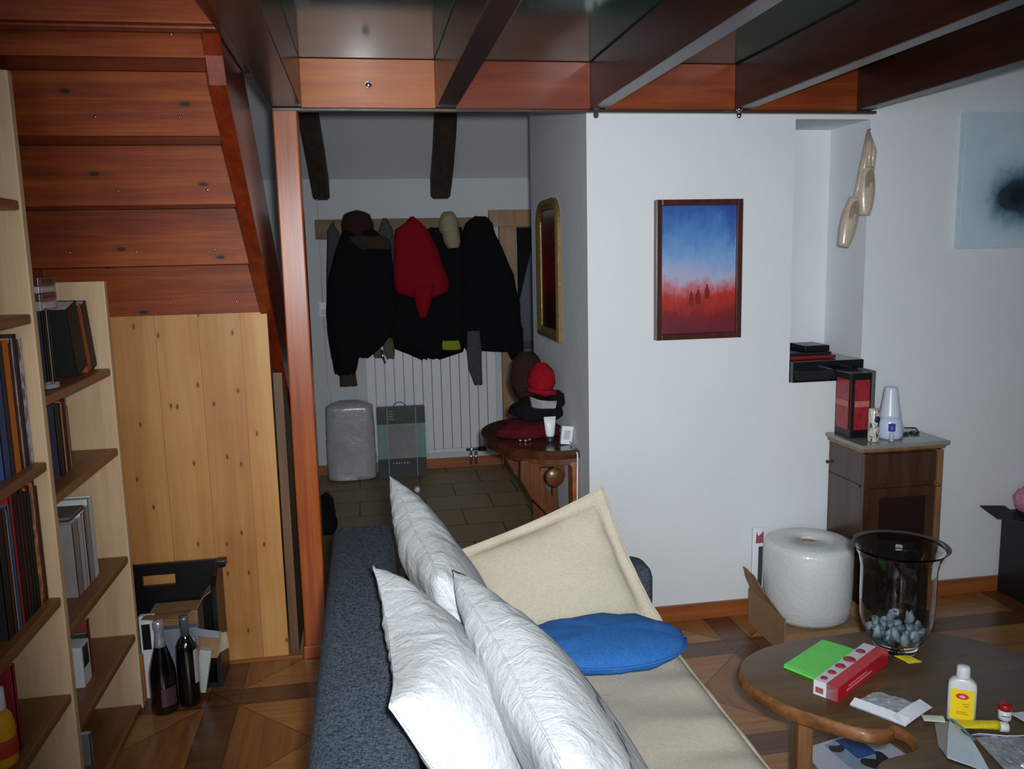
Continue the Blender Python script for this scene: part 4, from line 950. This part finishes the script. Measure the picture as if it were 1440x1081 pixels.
# black low unit, plush
t = thing('black_cabinet', 'low black cabinet at the right edge under the canvas', 'cabinet', (3.2, 3.4, 0))
bx(2.93, 3.28, 0, 3.5, 3.484, .385, bev=.004).build('body', BLACKP, t)
bx(2.93, 3.27, .386, 3.5, 3.484, .40, bev=.002).build('top', BLACKP, t)
m = MB(); m.hexa([Vector(p) for p in ((2.84, 3.40, .388), (2.93, 3.32, .385), (2.80, 3.47, .43), (2.93, 3.47, .42), (2.84, 3.40, .394), (2.93, 3.32, .391), (2.80, 3.47, .436), (2.93, 3.47, .426))]); m.build('flap', plain((26, 28, 36), .5), t)
t = thing('pink_plush', 'pink plush toy lying on the low black cabinet at the right edge', 'plush toy', (3.0, 3.38, .40))
blob('body', (3.02, 3.37, .475), (.11, .09, .075), PINKC, t, 3, .1, flat=.402); blob('ear', (2.965, 3.35, .53), (.035, .03, .03), PINKC, t, 5, .15)

# ------------------------------------------------------------------ bubble wrap roll + box
t = thing('cardboard_box', 'open brown cardboard box on the floor under the roll', 'box', (1.80, 3.2, 0))
bx(1.61, 3.07, 0, 1.99, 3.10, .006).build('base', CARD, t)
m = MB(); m.box(1.625, 3.07, .001, 1.985, 3.076, .093); m.box(1.625, 3.40, .001, 1.985, 3.406, .093); m.box(1.625, 3.0765, .088, 1.985, 3.3995, .093); m.box(1.619, 3.07, .001, 1.625, 3.406, .16); m.box(1.985, 3.07, .001, 1.991, 3.406, .093); m.box(1.625, 3.076, .001, 1.985, 3.40, .006); m.build('walls', CARD, t)
quad('flap', [(1.619, 3.076, .16), (1.619, 3.39, .16), (1.585, 3.39, .27), (1.575, 3.2, .25)], CARD, t, .004, .008)
quad('flap', [(1.985, 3.40, .094), (1.985, 3.09, .094), (2.02, 3.10, .13), (2.02, 3.40, .14)], CARD, t, .004, .008)
t = thing('bubble_wrap_roll', 'big white roll of bubble wrap standing in the cardboard box', 'roll', (1.815, 3.24, .10))
BW = NT('bubble_wrap'); v = BW.coord(); vo = BW.add('ShaderNodeTexVoronoi'); BW.link(v, vo.inputs['Vector']); vo.inputs['Scale'].default_value = 70
nn = BW.noise(v, 7, 4); BW.bump(BW.math('ADD', BW.math('MULTIPLY', vo.outputs[0], .5), BW.math('MULTIPLY', nn, 2.5)), .25, .01)
BWM = BW.fin(BW.mix(nn, rgb(200, 204, 204), rgb(220, 223, 224)), .4, 0, .3)
prof = [(.035, .345), (.036, .35), (.15, .352), (.177, .342), (.183, .32), (.183, .20), (.182, .08), (.175, .03), (.165, .012), (.035, .010), (.035, .345)]
m = MB(); rings = []
for r, h in prof:
    rings.append([Vector((1.808+(r*(1+.018*noise.noise(Vector((cos(a)*2, sin(a)*2, h*6)))))*cos(a), 3.24+r*sin(a), .088+h*.97)) for a in [2*pi*i/64 for i in range(64)]])
m.loft(rings, cap=False); rb_ = m.build('wrap', BWM, t, True)
MB().lathe([(.028, .10), (.033, .10), (.033, .418), (.028, .418), (.028, .10)], (1.808, 3.24, 0), 24, cap=False).build('core', CARD, t, True)
m = MB(); 
pts = []
for k in range(120):
    a = k*2*pi/30; r = .04+.135*k/120; pts.append((1.808+r*cos(a), 3.24+r*sin(a), .4265))
MB().tube(pts, .0016, 5).build('spiral_edge', plain((190, 196, 198), .4), t, True)
t = thing('printed_card', 'printed white card with a red stamp standing between roll and wall', 'card', (1.66, 3.40, .1))
quad('card', [(1.625, 3.395, .10), (1.69, 3.40, .10), (1.712, 3.43, .425), (1.645, 3.43, .43)], PAPER, t, .004, .003)
quad('red_stamp', [(1.655, 3.418, .36), (1.69, 3.418, .36), (1.695, 3.424, .41), (1.66, 3.424, .41)], plain((150, 70, 90), .5), t, .0015)
quad('dark_strip', [(1.652, 3.388, .17), (1.672, 3.388, .17), (1.688, 3.416, .345), (1.668, 3.416, .345)], plain((60, 60, 50), .5), t, .0015)

# ------------------------------------------------------------------ coffee table
tb = thing('coffee_table', 'rustic low coffee table made of an irregular live edge wood slab', 'table', (1.5, 1.8, 0))
TP = [(1.012, 2.148), (1.04, 2.22), (1.12, 2.285), (1.223, 2.318), (1.39, 2.335), (1.59, 2.33), (1.75, 2.26), (1.86, 2.12), (1.93, 1.93), (1.96, 1.7), (1.95, 1.4), (1.85, 1.15), (1.6, 1.02), (1.35, 1.06), (1.2, 1.2), (1.12, 1.4), (1.10, 1.56), (1.128, 1.667), (1.165, 1.70), (1.25, 1.715), (1.283, 1.745), (1.290, 1.79), (1.272, 1.835), (1.24, 1.822), (1.175, 1.845), (1.12, 1.905), (1.069, 1.965), (1.03, 2.04), (1.008, 2.10)]
# smooth polygon with Catmull-Rom
def smoothpoly(P, k=3):
    out = []; n = len(P)
    for i in range(n):
        p0, p1, p2, p3 = [Vector(P[(i+j-1) % n]) for j in range(4)]
        for s in range(k):
            t_ = s/k; out.append(.5*((2*p1)+(p2-p0)*t_+(2*p0-5*p1+4*p2-p3)*t_*t_+(3*p1-p0-3*p2+p3)*t_**3))
    return [(v_.x, v_.y) for v_ in out]
SP = smoothpoly(TP, 3)
def inset(P, d):
    n = len(P); out = []
    for i in range(n):
        a, b = Vector(P[i-1]), Vector(P[(i+1) % n]); dd = (b-a).normalized(); nn_ = Vector((dd.y, -dd.x)); out.append((P[i][0]+nn_.x*d, P[i][1]+nn_.y*d))
    return out
# orientation: make outward offset positive
area = sum(SP[i-1][0]*SP[i][1]-SP[i][0]*SP[i-1][1] for i in range(len(SP)))
sg = 1 if area > 0 else -1
m = MB(); rings = []
for d, z in ((-.012, .405), (.004, .41), (.012, .422), (.010, .437), (.002, .447), (-.004, .4495)):
    q = inset(SP, d*sg); rings.append([Vector((x+.010*noise.noise(Vector((x*14, y*14, z*20)))*(z < .447), y+.010*noise.noise(Vector((x*14, y*14, 5+z*20)))*(z < .447), z+(.010*noise.noise(Vector((x*9, y*9, z*30))) if z < .43 else 0))) for x, y in q])
m.loft(rings, cap=True); slab_o = m.build('slab', TABLEW, tb, False, auto=40)
slab_o.data.materials.append(TABLEE)
for p in slab_o.data.polygons:
    if abs(p.normal.z) < .9: p.material_index = 1
for x, y in ((1.12, 2.01), (1.75, 2.10), (1.30, 1.22), (1.80, 1.30)):
    bx(x-.022, y-.022, 0, x+.022, y+.022, .406, bev=.004).build('leg', CHESTL, tb)
bx(1.142, 2.0, .10, 1.728, 2.03, .14, bev=.004).build('stretcher', CHESTL, tb)
TZ = .4505
def mat_on(name, label, cat, P, mat, th=.002, z=TZ, bend=0, parts=()):
    t = thing(name, label, cat, (P[0][0], P[0][1], z)); quad('sheet', [(x, y, z+th/2+(P[i][2] if len(P[i]) > 2 else 0)) for i, (x, y) in enumerate([(p[0], p[1]) for p in P])], mat, t, th, bend); return t
GRN = plain((96, 206, 88), .6, 0, 0, .05)
t = thing('green_napkins', 'stack of bright green paper napkins on the coffee table', 'napkins', (1.27, 2.17, TZ))
m = MB(); m.hexa([Vector((x, y, z)) for z in (TZ, TZ+.008) for x, y in ((1.143, 2.166), (1.20, 2.065), (1.33, 2.285), (1.40, 2.19))], bev=.001); m.build('stack', GRN, t)
quad('top_napkin', [(1.145, 2.166, TZ+.0105), (1.202, 2.067, TZ+.0105), (1.402, 2.192, TZ+.0105), (1.332, 2.287, TZ+.0105)], plain((110, 216, 100), .6, 0, 0, .04), t, .002, .001)
# chocolate box
t = thing('chocolate_box', 'red and white chocolate box with round pralines printed on it', 'box', (1.30, 2.03, TZ))
A = Vector((1.170, 1.985)); Bv = Vector((1.425, 2.155)); dn = (Bv-A).normalized(); ds = Vector((dn.y, -dn.x))
def obb(m, a0, a1, s0, s1, z0, z1, bev=0):
    P = []
    for z in (z0, z1):
        for s in (s0, s1):
            for a in (a0, a1): q = A+dn*a+ds*s; P.append(Vector((q.x, q.y, z)))
    return m.hexa(P, bev)
Lb = (Bv-A).length
obb(MB(), 0, Lb, -.035, .035, TZ, TZ+.042, .0015).build('body', plain((206, 206, 214), .35, 0, .2, .03), t)
obb(MB(), .0, Lb+.0005, .002, .0358, TZ+.0005, TZ+.0428).build('red_sleeve', plain((196, 16, 40), .3, 0, .3, .1), t)
obb(MB(), Lb-.002, Lb+.0012, -.0355, .036, TZ, TZ+.0425).build('red_end', plain((170, 14, 34), .3, 0, .3, .1), t)
for k, (a, r) in enumerate(((.025, .010), (.07, .012), (.12, .015), (.175, .018), (.245, .014))):
    q = A+dn*a+ds*(-.017); MB().lathe([(r, 0), (r*.9, .002), (.001, .003)], (q.x, q.y, TZ+.0422), 16).build('printed_praline', plain((150, 50, 60), .5, 0, 0, .4), t, True)
q = A-dn*.0008+ds*(-.012); obb(MB(), -.001, .0, -.028, -.006, TZ+.008, TZ+.024).build('printed_praline', plain((140, 80, 70), .5), t)
obb(MB(), .05, .20, .0358, .0364, TZ+.014, TZ+.019).build('caption', plain((230, 130, 140), .5), t); obb(MB(), .06, .17, .0358, .0364, TZ+.024, TZ+.028).build('caption', plain((230, 130, 140), .5), t)
# foil bag
t = thing('foil_bag', 'torn silver foil bag lying in front of the chocolate box', 'bag', (1.31, 1.90, TZ))
def crumple(P, th, amp, mat, nm, parent, N=16, seed=1, base=TZ):
    P = [Vector(p) for p in P]; m = MB(); A_ = []
    def f(u, v, s): 
        p = P[0]*(1-u)*(1-v)+P[1]*u*(1-v)+P[2]*u*v+P[3]*(1-u)*v; h = (16*u*(1-u)*v*(1-v))**.4
        c = noise.noise(Vector((u*6+seed, v*6, s)))+.5*noise.noise(Vector((u*14+seed, v*14, s)))
        p = p.copy(); p.z = base+(.0005 if s < 0 else .0015+th*h+amp*abs(c)*(.3+h)); return p
    A_ = [m.vs([f(i/N, j/N, 1) for j in range(N+1)]) for i in range(N+1)]; B_ = [m.vs([f(i/N, j/N, -1) for j in range(N+1)]) for i in range(N+1)]
    for i in range(N):
        for j in range(N): m.face([A_[i][j], A_[i+1][j], A_[i+1][j+1], A_[i][j+1]]); m.face([B_[i][j], B_[i][j+1], B_[i+1][j+1], B_[i+1][j]])
        m.face([A_[i][0], B_[i][0], B_[i+1][0], A_[i+1][0]]); m.face([A_[i][N], A_[i+1][N], B_[i+1][N], B_[i][N]])
        m.face([A_[0][i], A_[0][i+1], B_[0][i+1], B_[0][i]]); m.face([A_[N][i], B_[N][i], B_[N][i+1], A_[N][i+1]])
    return m.build(nm, mat, parent)
fb = [(1.212, 1.935, 0), (1.29, 1.815, 0), (1.41, 1.88, 0), (1.31, 1.985, 0)]
crumple(fb, .010, .010, SILVER, 'foil', t, seed=2)
quad('white_edge', [(1.212, 1.935, TZ+.004), (1.29, 1.812, TZ+.004), (1.312, 1.825, TZ+.014), (1.234, 1.948, TZ+.014)], PAPER, t, .002, .002)
quad('white_edge', [(1.290, 1.812, TZ+.003), (1.412, 1.878, TZ+.003), (1.392, 1.902, TZ+.016), (1.27, 1.842, TZ+.014)], PAPER, t, .002, .003)
# sachet
t = thing('yellow_sachet', 'small yellow sachet beside the glass vase foot', 'sachet', (1.52, 2.14, TZ))
crumple([(1.492, 2.165, 0), (1.505, 2.118, 0), (1.545, 2.118, 0), (1.535, 2.165, 0)], .003, .001, plain((214, 196, 40), .4), 'pouch', t)
quad('seal', [(1.503, 2.122, TZ+.001), (1.504, 2.112, TZ+.001), (1.547, 2.112, TZ+.001), (1.546, 2.122, TZ+.001)], plain((226, 214, 90), .4), t, .001)
# yellow lighter-fluid style bottle
t = thing('yellow_label_bottle', 'white plastic bottle with a yellow label and a red emblem', 'bottle', (1.455, 1.83, TZ))
Rz = Matrix.Rotation(math.radians(-36), 3, 'Z'); c = Vector((1.447, 1.815, TZ))
def rl_(m):
    for v_ in m.b.verts: v_.co = Rz @ v_.co+c
    return m
m = MB(); rings = []
for z, w, d in ((0, .030, .014), (.003, .033, .017), (.09, .033, .017), (.104, .031, .016), (.112, .022, .014), (.116, .014, .013)):
    rings.append([Vector((w*(abs(cos(b))**.55)*(1 if cos(b) > 0 else -1), d*(abs(sin(b))**.55)*(1 if sin(b) > 0 else -1), z)) for b in [2*pi*(i+.5)/32 for i in range(32)]])
m.loft(rings); rl_(m).build('body', plain((206, 208, 206), .3, 0, .2, .04), t, True)
m = MB(); m.lathe([(.016, .116), (.0165, .118), (.0155, .142), (.013, .147), (.001, .148)], (0, 0, 0), 24); rl_(m).build('cap', plain((206, 208, 216), .35), t, True)
m = MB(); m.box(-.0265, -.0188, .010, .0265, -.0172, .090); lb_ = rl_(m).build('yellow_label', plain((236, 206, 0), .5, 0, 0, .04), t)
m = MB(); m.prism([(.015*cos(a), .073+.008*sin(a)) for a in [k*2*pi/18 for k in range(18)]], -.0197, -.0189, 'y'); rl_(m).build('red_emblem', plain((206, 40, 30), .5), lb_)
m = MB(); m.prism([(.007*cos(a), .073+.0035*sin(a)) for a in [k*2*pi/14 for k in range(14)]], -.0205, -.0198, 'y'); rl_(m).build('emblem_centre', plain((220, 150, 200), .5), lb_)
for z, x0, x1 in ((.052, .0, .018), (.046, .004, .015), (.030, -.012, .012), (.025, -.012, .016)):
    m = MB(); m.box(x0, -.0194, z, x1, -.0189, z+.0022); rl_(m).build('caption', plain((190, 130, 10), .5), lb_)
# yellow tube
t = thing('yellow_tube', 'crumpled yellow ointment tube with a white cap in front of the bottle', 'tube', (1.44, 1.78, TZ))
p0, p1 = Vector((1.41, 1.787, TZ+.004)), Vector((1.493, 1.753, TZ+.004)); d_ = (p1-p0).normalized(); s_ = Vector((-d_.y, d_.x, 0)); m = MB(); rings = []
for k in range(10):
    f_ = k/9; w = .019-.006*f_; hgt = .0015+.0095*f_**.6; cc = p0+d_*(.10*f_); rings.append([cc+s_*(w*cos(a))+Vector((0, 0, .0125+hgt*sin(a)+.0015*noise.noise(Vector((k, a, 2)))-(.0105*(1-f_**.6)))) for a in [i*2*pi/20 for i in range(20)]])
m.loft(rings).build('body', plain((220, 204, 30), .35, 0, .1, .15, .4, 60), t, True)
e = p0+d_*.101; Rc = Matrix.Rotation(math.atan2(d_.y, d_.x), 3, 'Z')
MB().lathe([(.011, 0), (.0125, .001), (.0125, .018), (.010, .02), (.001, .0205)], (e.x, e.y, TZ+.013), 20, 'x', R=Rc).build('cap', WHITEP, t, True)
# white + blue packet, silver blister
t = thing('white_packet', 'open white and pale blue packet near the bottom right on the table', 'packet', (1.36, 1.70, TZ))
quad('sheet', [(1.413, 1.812, TZ+.006), (1.302, 1.67, TZ+.003), (1.36, 1.60, TZ+.003), (1.393, 1.705, TZ+.016)], plain((188, 204, 214), .4, 0, 0, .05), t, .003, .006)
quad('blue_edge', [(1.413, 1.812, TZ+.0105), (1.393, 1.707, TZ+.019), (1.403, 1.705, TZ+.014), (1.424, 1.81, TZ+.006)], plain((70, 150, 190), .4), t, .002, .002)
quad('left_fold', [(1.370, 1.81, TZ+.002), (1.315, 1.72, TZ+.002), (1.304, 1.672, TZ+.0025), (1.408, 1.81, TZ+.003)], plain((140, 142, 138), .4), t, .002, .001)
t = thing('white_label_strip', 'small white strip lying left of the yellow tube', 'paper strip', (1.36, 1.82, TZ))
quad('strip', [(1.355, 1.842, TZ+.009), (1.345, 1.818, TZ+.009), (1.392, 1.80, TZ+.009), (1.405, 1.825, TZ+.009)], plain((214, 220, 200), .5), t, .002, .001)
t = thing('silver_packet', 'crumpled silver packet with white edges at the bottom right', 'packet', (1.48, 1.66, TZ))
crumple([(1.425, 1.735, 0), (1.40, 1.60, 0), (1.50, 1.585, 0), (1.545, 1.70, 0)], .012, .012, SILVER, 'foil', t, seed=5)
quad('white_edge', [(1.42, 1.74, TZ+.006), (1.55, 1.705, TZ+.006), (1.545, 1.688, TZ+.02), (1.425, 1.722, TZ+.02)], plain((200, 210, 216), .4), t, .002, .003)
# jar
t = thing('pill_jar', 'tiny white jar with a red cap near the right edge of the table', 'jar', (1.56, 1.80, TZ))
MB().lathe([(.001, 0), (.014, .001), (.015, .003), (.015, .026), (.001, .027)], (1.556, 1.795, TZ), 24).build('body', WHITEP, t, True)
MB().lathe([(.0155, .027), (.016, .028), (.0158, .041), (.014, .043), (.001, .0435)], (1.556, 1.795, TZ), 24).build('cap', plain((170, 24, 34), .35), t, True)
m = MB(); m.loft([[Vector((1.556+.0153*cos(a), 1.795+.0153*sin(a), TZ+z)) for a in [(-2.7+1.4*i/8) for i in range(9)]] for z in (.013, .016)], cap=False, closed=False); m.build('caption', plain((110, 110, 120), .5), t)
t = thing('white_card', 'white folded card at the right picture edge on the table', 'card', (1.6, 1.78, TZ))
quad('sheet', [(1.585, 1.815, TZ+.003), (1.592, 1.745, TZ+.003), (1.68, 1.72, TZ+.004), (1.67, 1.79, TZ+.012)], PAPER, t, .002, .003)
quad('dark_print', [(1.62, 1.78, TZ+.011), (1.63, 1.757, TZ+.008), (1.66, 1.75, TZ+.009), (1.655, 1.775, TZ+.013)], plain((110, 120, 140), .5), t, .001, .0)
# vase
gm = NT('clear_glass'); GLASS = gm.fin((.97, .98, .98, 1), .0, trans=1.0, ior=1.3)
t = thing('glass_vase', 'large clear glass vase with a flared rim on the coffee table', 'vase', (1.53, 2.2, TZ))
vc = (1.529, 2.215, TZ)
prof = [(.001, .0), (.062, .0), (.066, .006), (.062, .016), (.078, .035), (.094, .065), (.103, .10), (.106, .16), (.106, .25), (.112, .285), (.124, .31), (.138, .322), (.1375, .3232), (.1232, .3115), (.1108, .2865), (.1048, .25), (.1048, .16), (.1018, .10), (.0928, .066), (.077, .037), (.05, .008), (.001, .006)]
MB().lathe(prof, vc, 64, cap=False).build('body', GLASS, t, True)
o = thing('foil_garland', 'ring of crumpled grey foil bits inside the bottom of the glass vase', 'decoration', (1.53, 2.215, TZ+.03))
for k in range(26):
    a = k*2*pi/26+.2; r = .056+.020*sin(k*2.1); z = .036+(r-.03)*.5+.008*(1+sin(k*1.7))
    blob('foil_bit', (vc[0]+r*cos(a), vc[1]+r*sin(a), TZ+z), (.013, .010, .009+.012*abs(sin(k*1.3))), plain((150, 170, 184), .3, .2, 0, .2), o, k, .9, 9, 6)
# magazine on floor
mg = thing('magazine', 'white magazine with a blue picture lying on the floor under the table edge', 'magazine', (1.5, 2.4, 0))
MP = [(1.364, 2.436), (1.345, 2.20), (1.56, 2.17), (1.70, 2.30), (1.65, 2.47), (1.60, 2.50)]
m = MB(); m.prism([(1.364, 2.436), (1.345, 2.22), (1.63, 2.17), (1.675, 2.31), (1.65, 2.478), (1.615, 2.498)], .001, .007, 'z'); m.build('pages', plain((196, 200, 216), .4, 0, 0, .05), mg)
m = MB(); m.prism([(1.49, 2.455), (1.57, 2.475), (1.585, 2.36), (1.505, 2.345)], .0073, .0083, 'z'); m.build('blue_picture', plain((44, 84, 150), .4, 0, 0, .2), mg)
m = MB(); m.prism([(1.44, 2.44), (1.49, 2.455), (1.505, 2.345), (1.585, 2.36), (1.60, 2.26), (1.46, 2.25)], .0073, .0080, 'z'); m.build('pale_picture', plain((150, 170, 196), .4, 0, 0, .2), mg)
m = MB(); m.prism(smoothpoly([(1.50, 2.32), (1.52, 2.345), (1.56, 2.33), (1.58, 2.37), (1.60, 2.36), (1.60, 2.31), (1.57, 2.30), (1.55, 2.28), (1.52, 2.29)], 2), .0084, .0092, 'z'); m.build('dark_figure', plain((40, 30, 40), .4), mg)
m = MB(); m.prism(smoothpoly([(1.445, 2.40), (1.45, 2.43), (1.48, 2.425), (1.50, 2.43), (1.495, 2.405), (1.47, 2.39)], 2), .0084, .0092, 'z'); m.build('dark_figure', plain((36, 34, 60), .4), mg)
# grey leaf print on the front of the nearest white pillow
PRINT = plain((96, 104, 118), .8, 0, 0, .2)
def print_patch(pts):
    m = MB(); N = len(pts); A_ = []
    cu = sum(p[0] for p in pts)/N; cv_ = sum(p[1] for p in pts)/N
    def q(u, v): 
        v = v-.07; a = P3(u, v, 1); b = P3(u+.01, v, 1)-a; c_ = P3(u, v+.01, 1)-a; n_ = b.cross(c_).normalized(); return a+n_*.0012
    ring1 = m.vs([q(*p) for p in pts]); ring2 = m.vs([q(cu+(p[0]-cu)*.5, cv_+(p[1]-cv_)*.5) for p in pts]); cc = m.vs([q(cu, cv_)])[0]
    for i in range(N):
        j = (i+1) % N; m.face([ring1[i], ring1[j], ring2[j], ring2[i]]); m.face([ring2[i], ring2[j], cc])
    return m
for (u0, v0, L_, w_, an) in ((.30, .40, .10, .018, .1), (.42, .37, .09, .03, -.2), (.53, .37, .08, .03, .3), (.62, .34, .08, .03, -.1), (.66, .41, .07, .02, .2), (.74, .38, .08, .03, .1), (.86, .36, .08, .03, -.1)):
    pts = []
    for k in range(16):
        a = 2*pi*k/16; rr = 1+.3*sin(3*a+u0*20)
        x, y = L_/2*cos(a)*rr, w_/2*sin(a)*rr; pts.append((u0+x*cos(an)-y*sin(an), v0+x*sin(an)+y*cos(an)))
    print_patch(pts).build('printed_leaf', PRINT, p3)
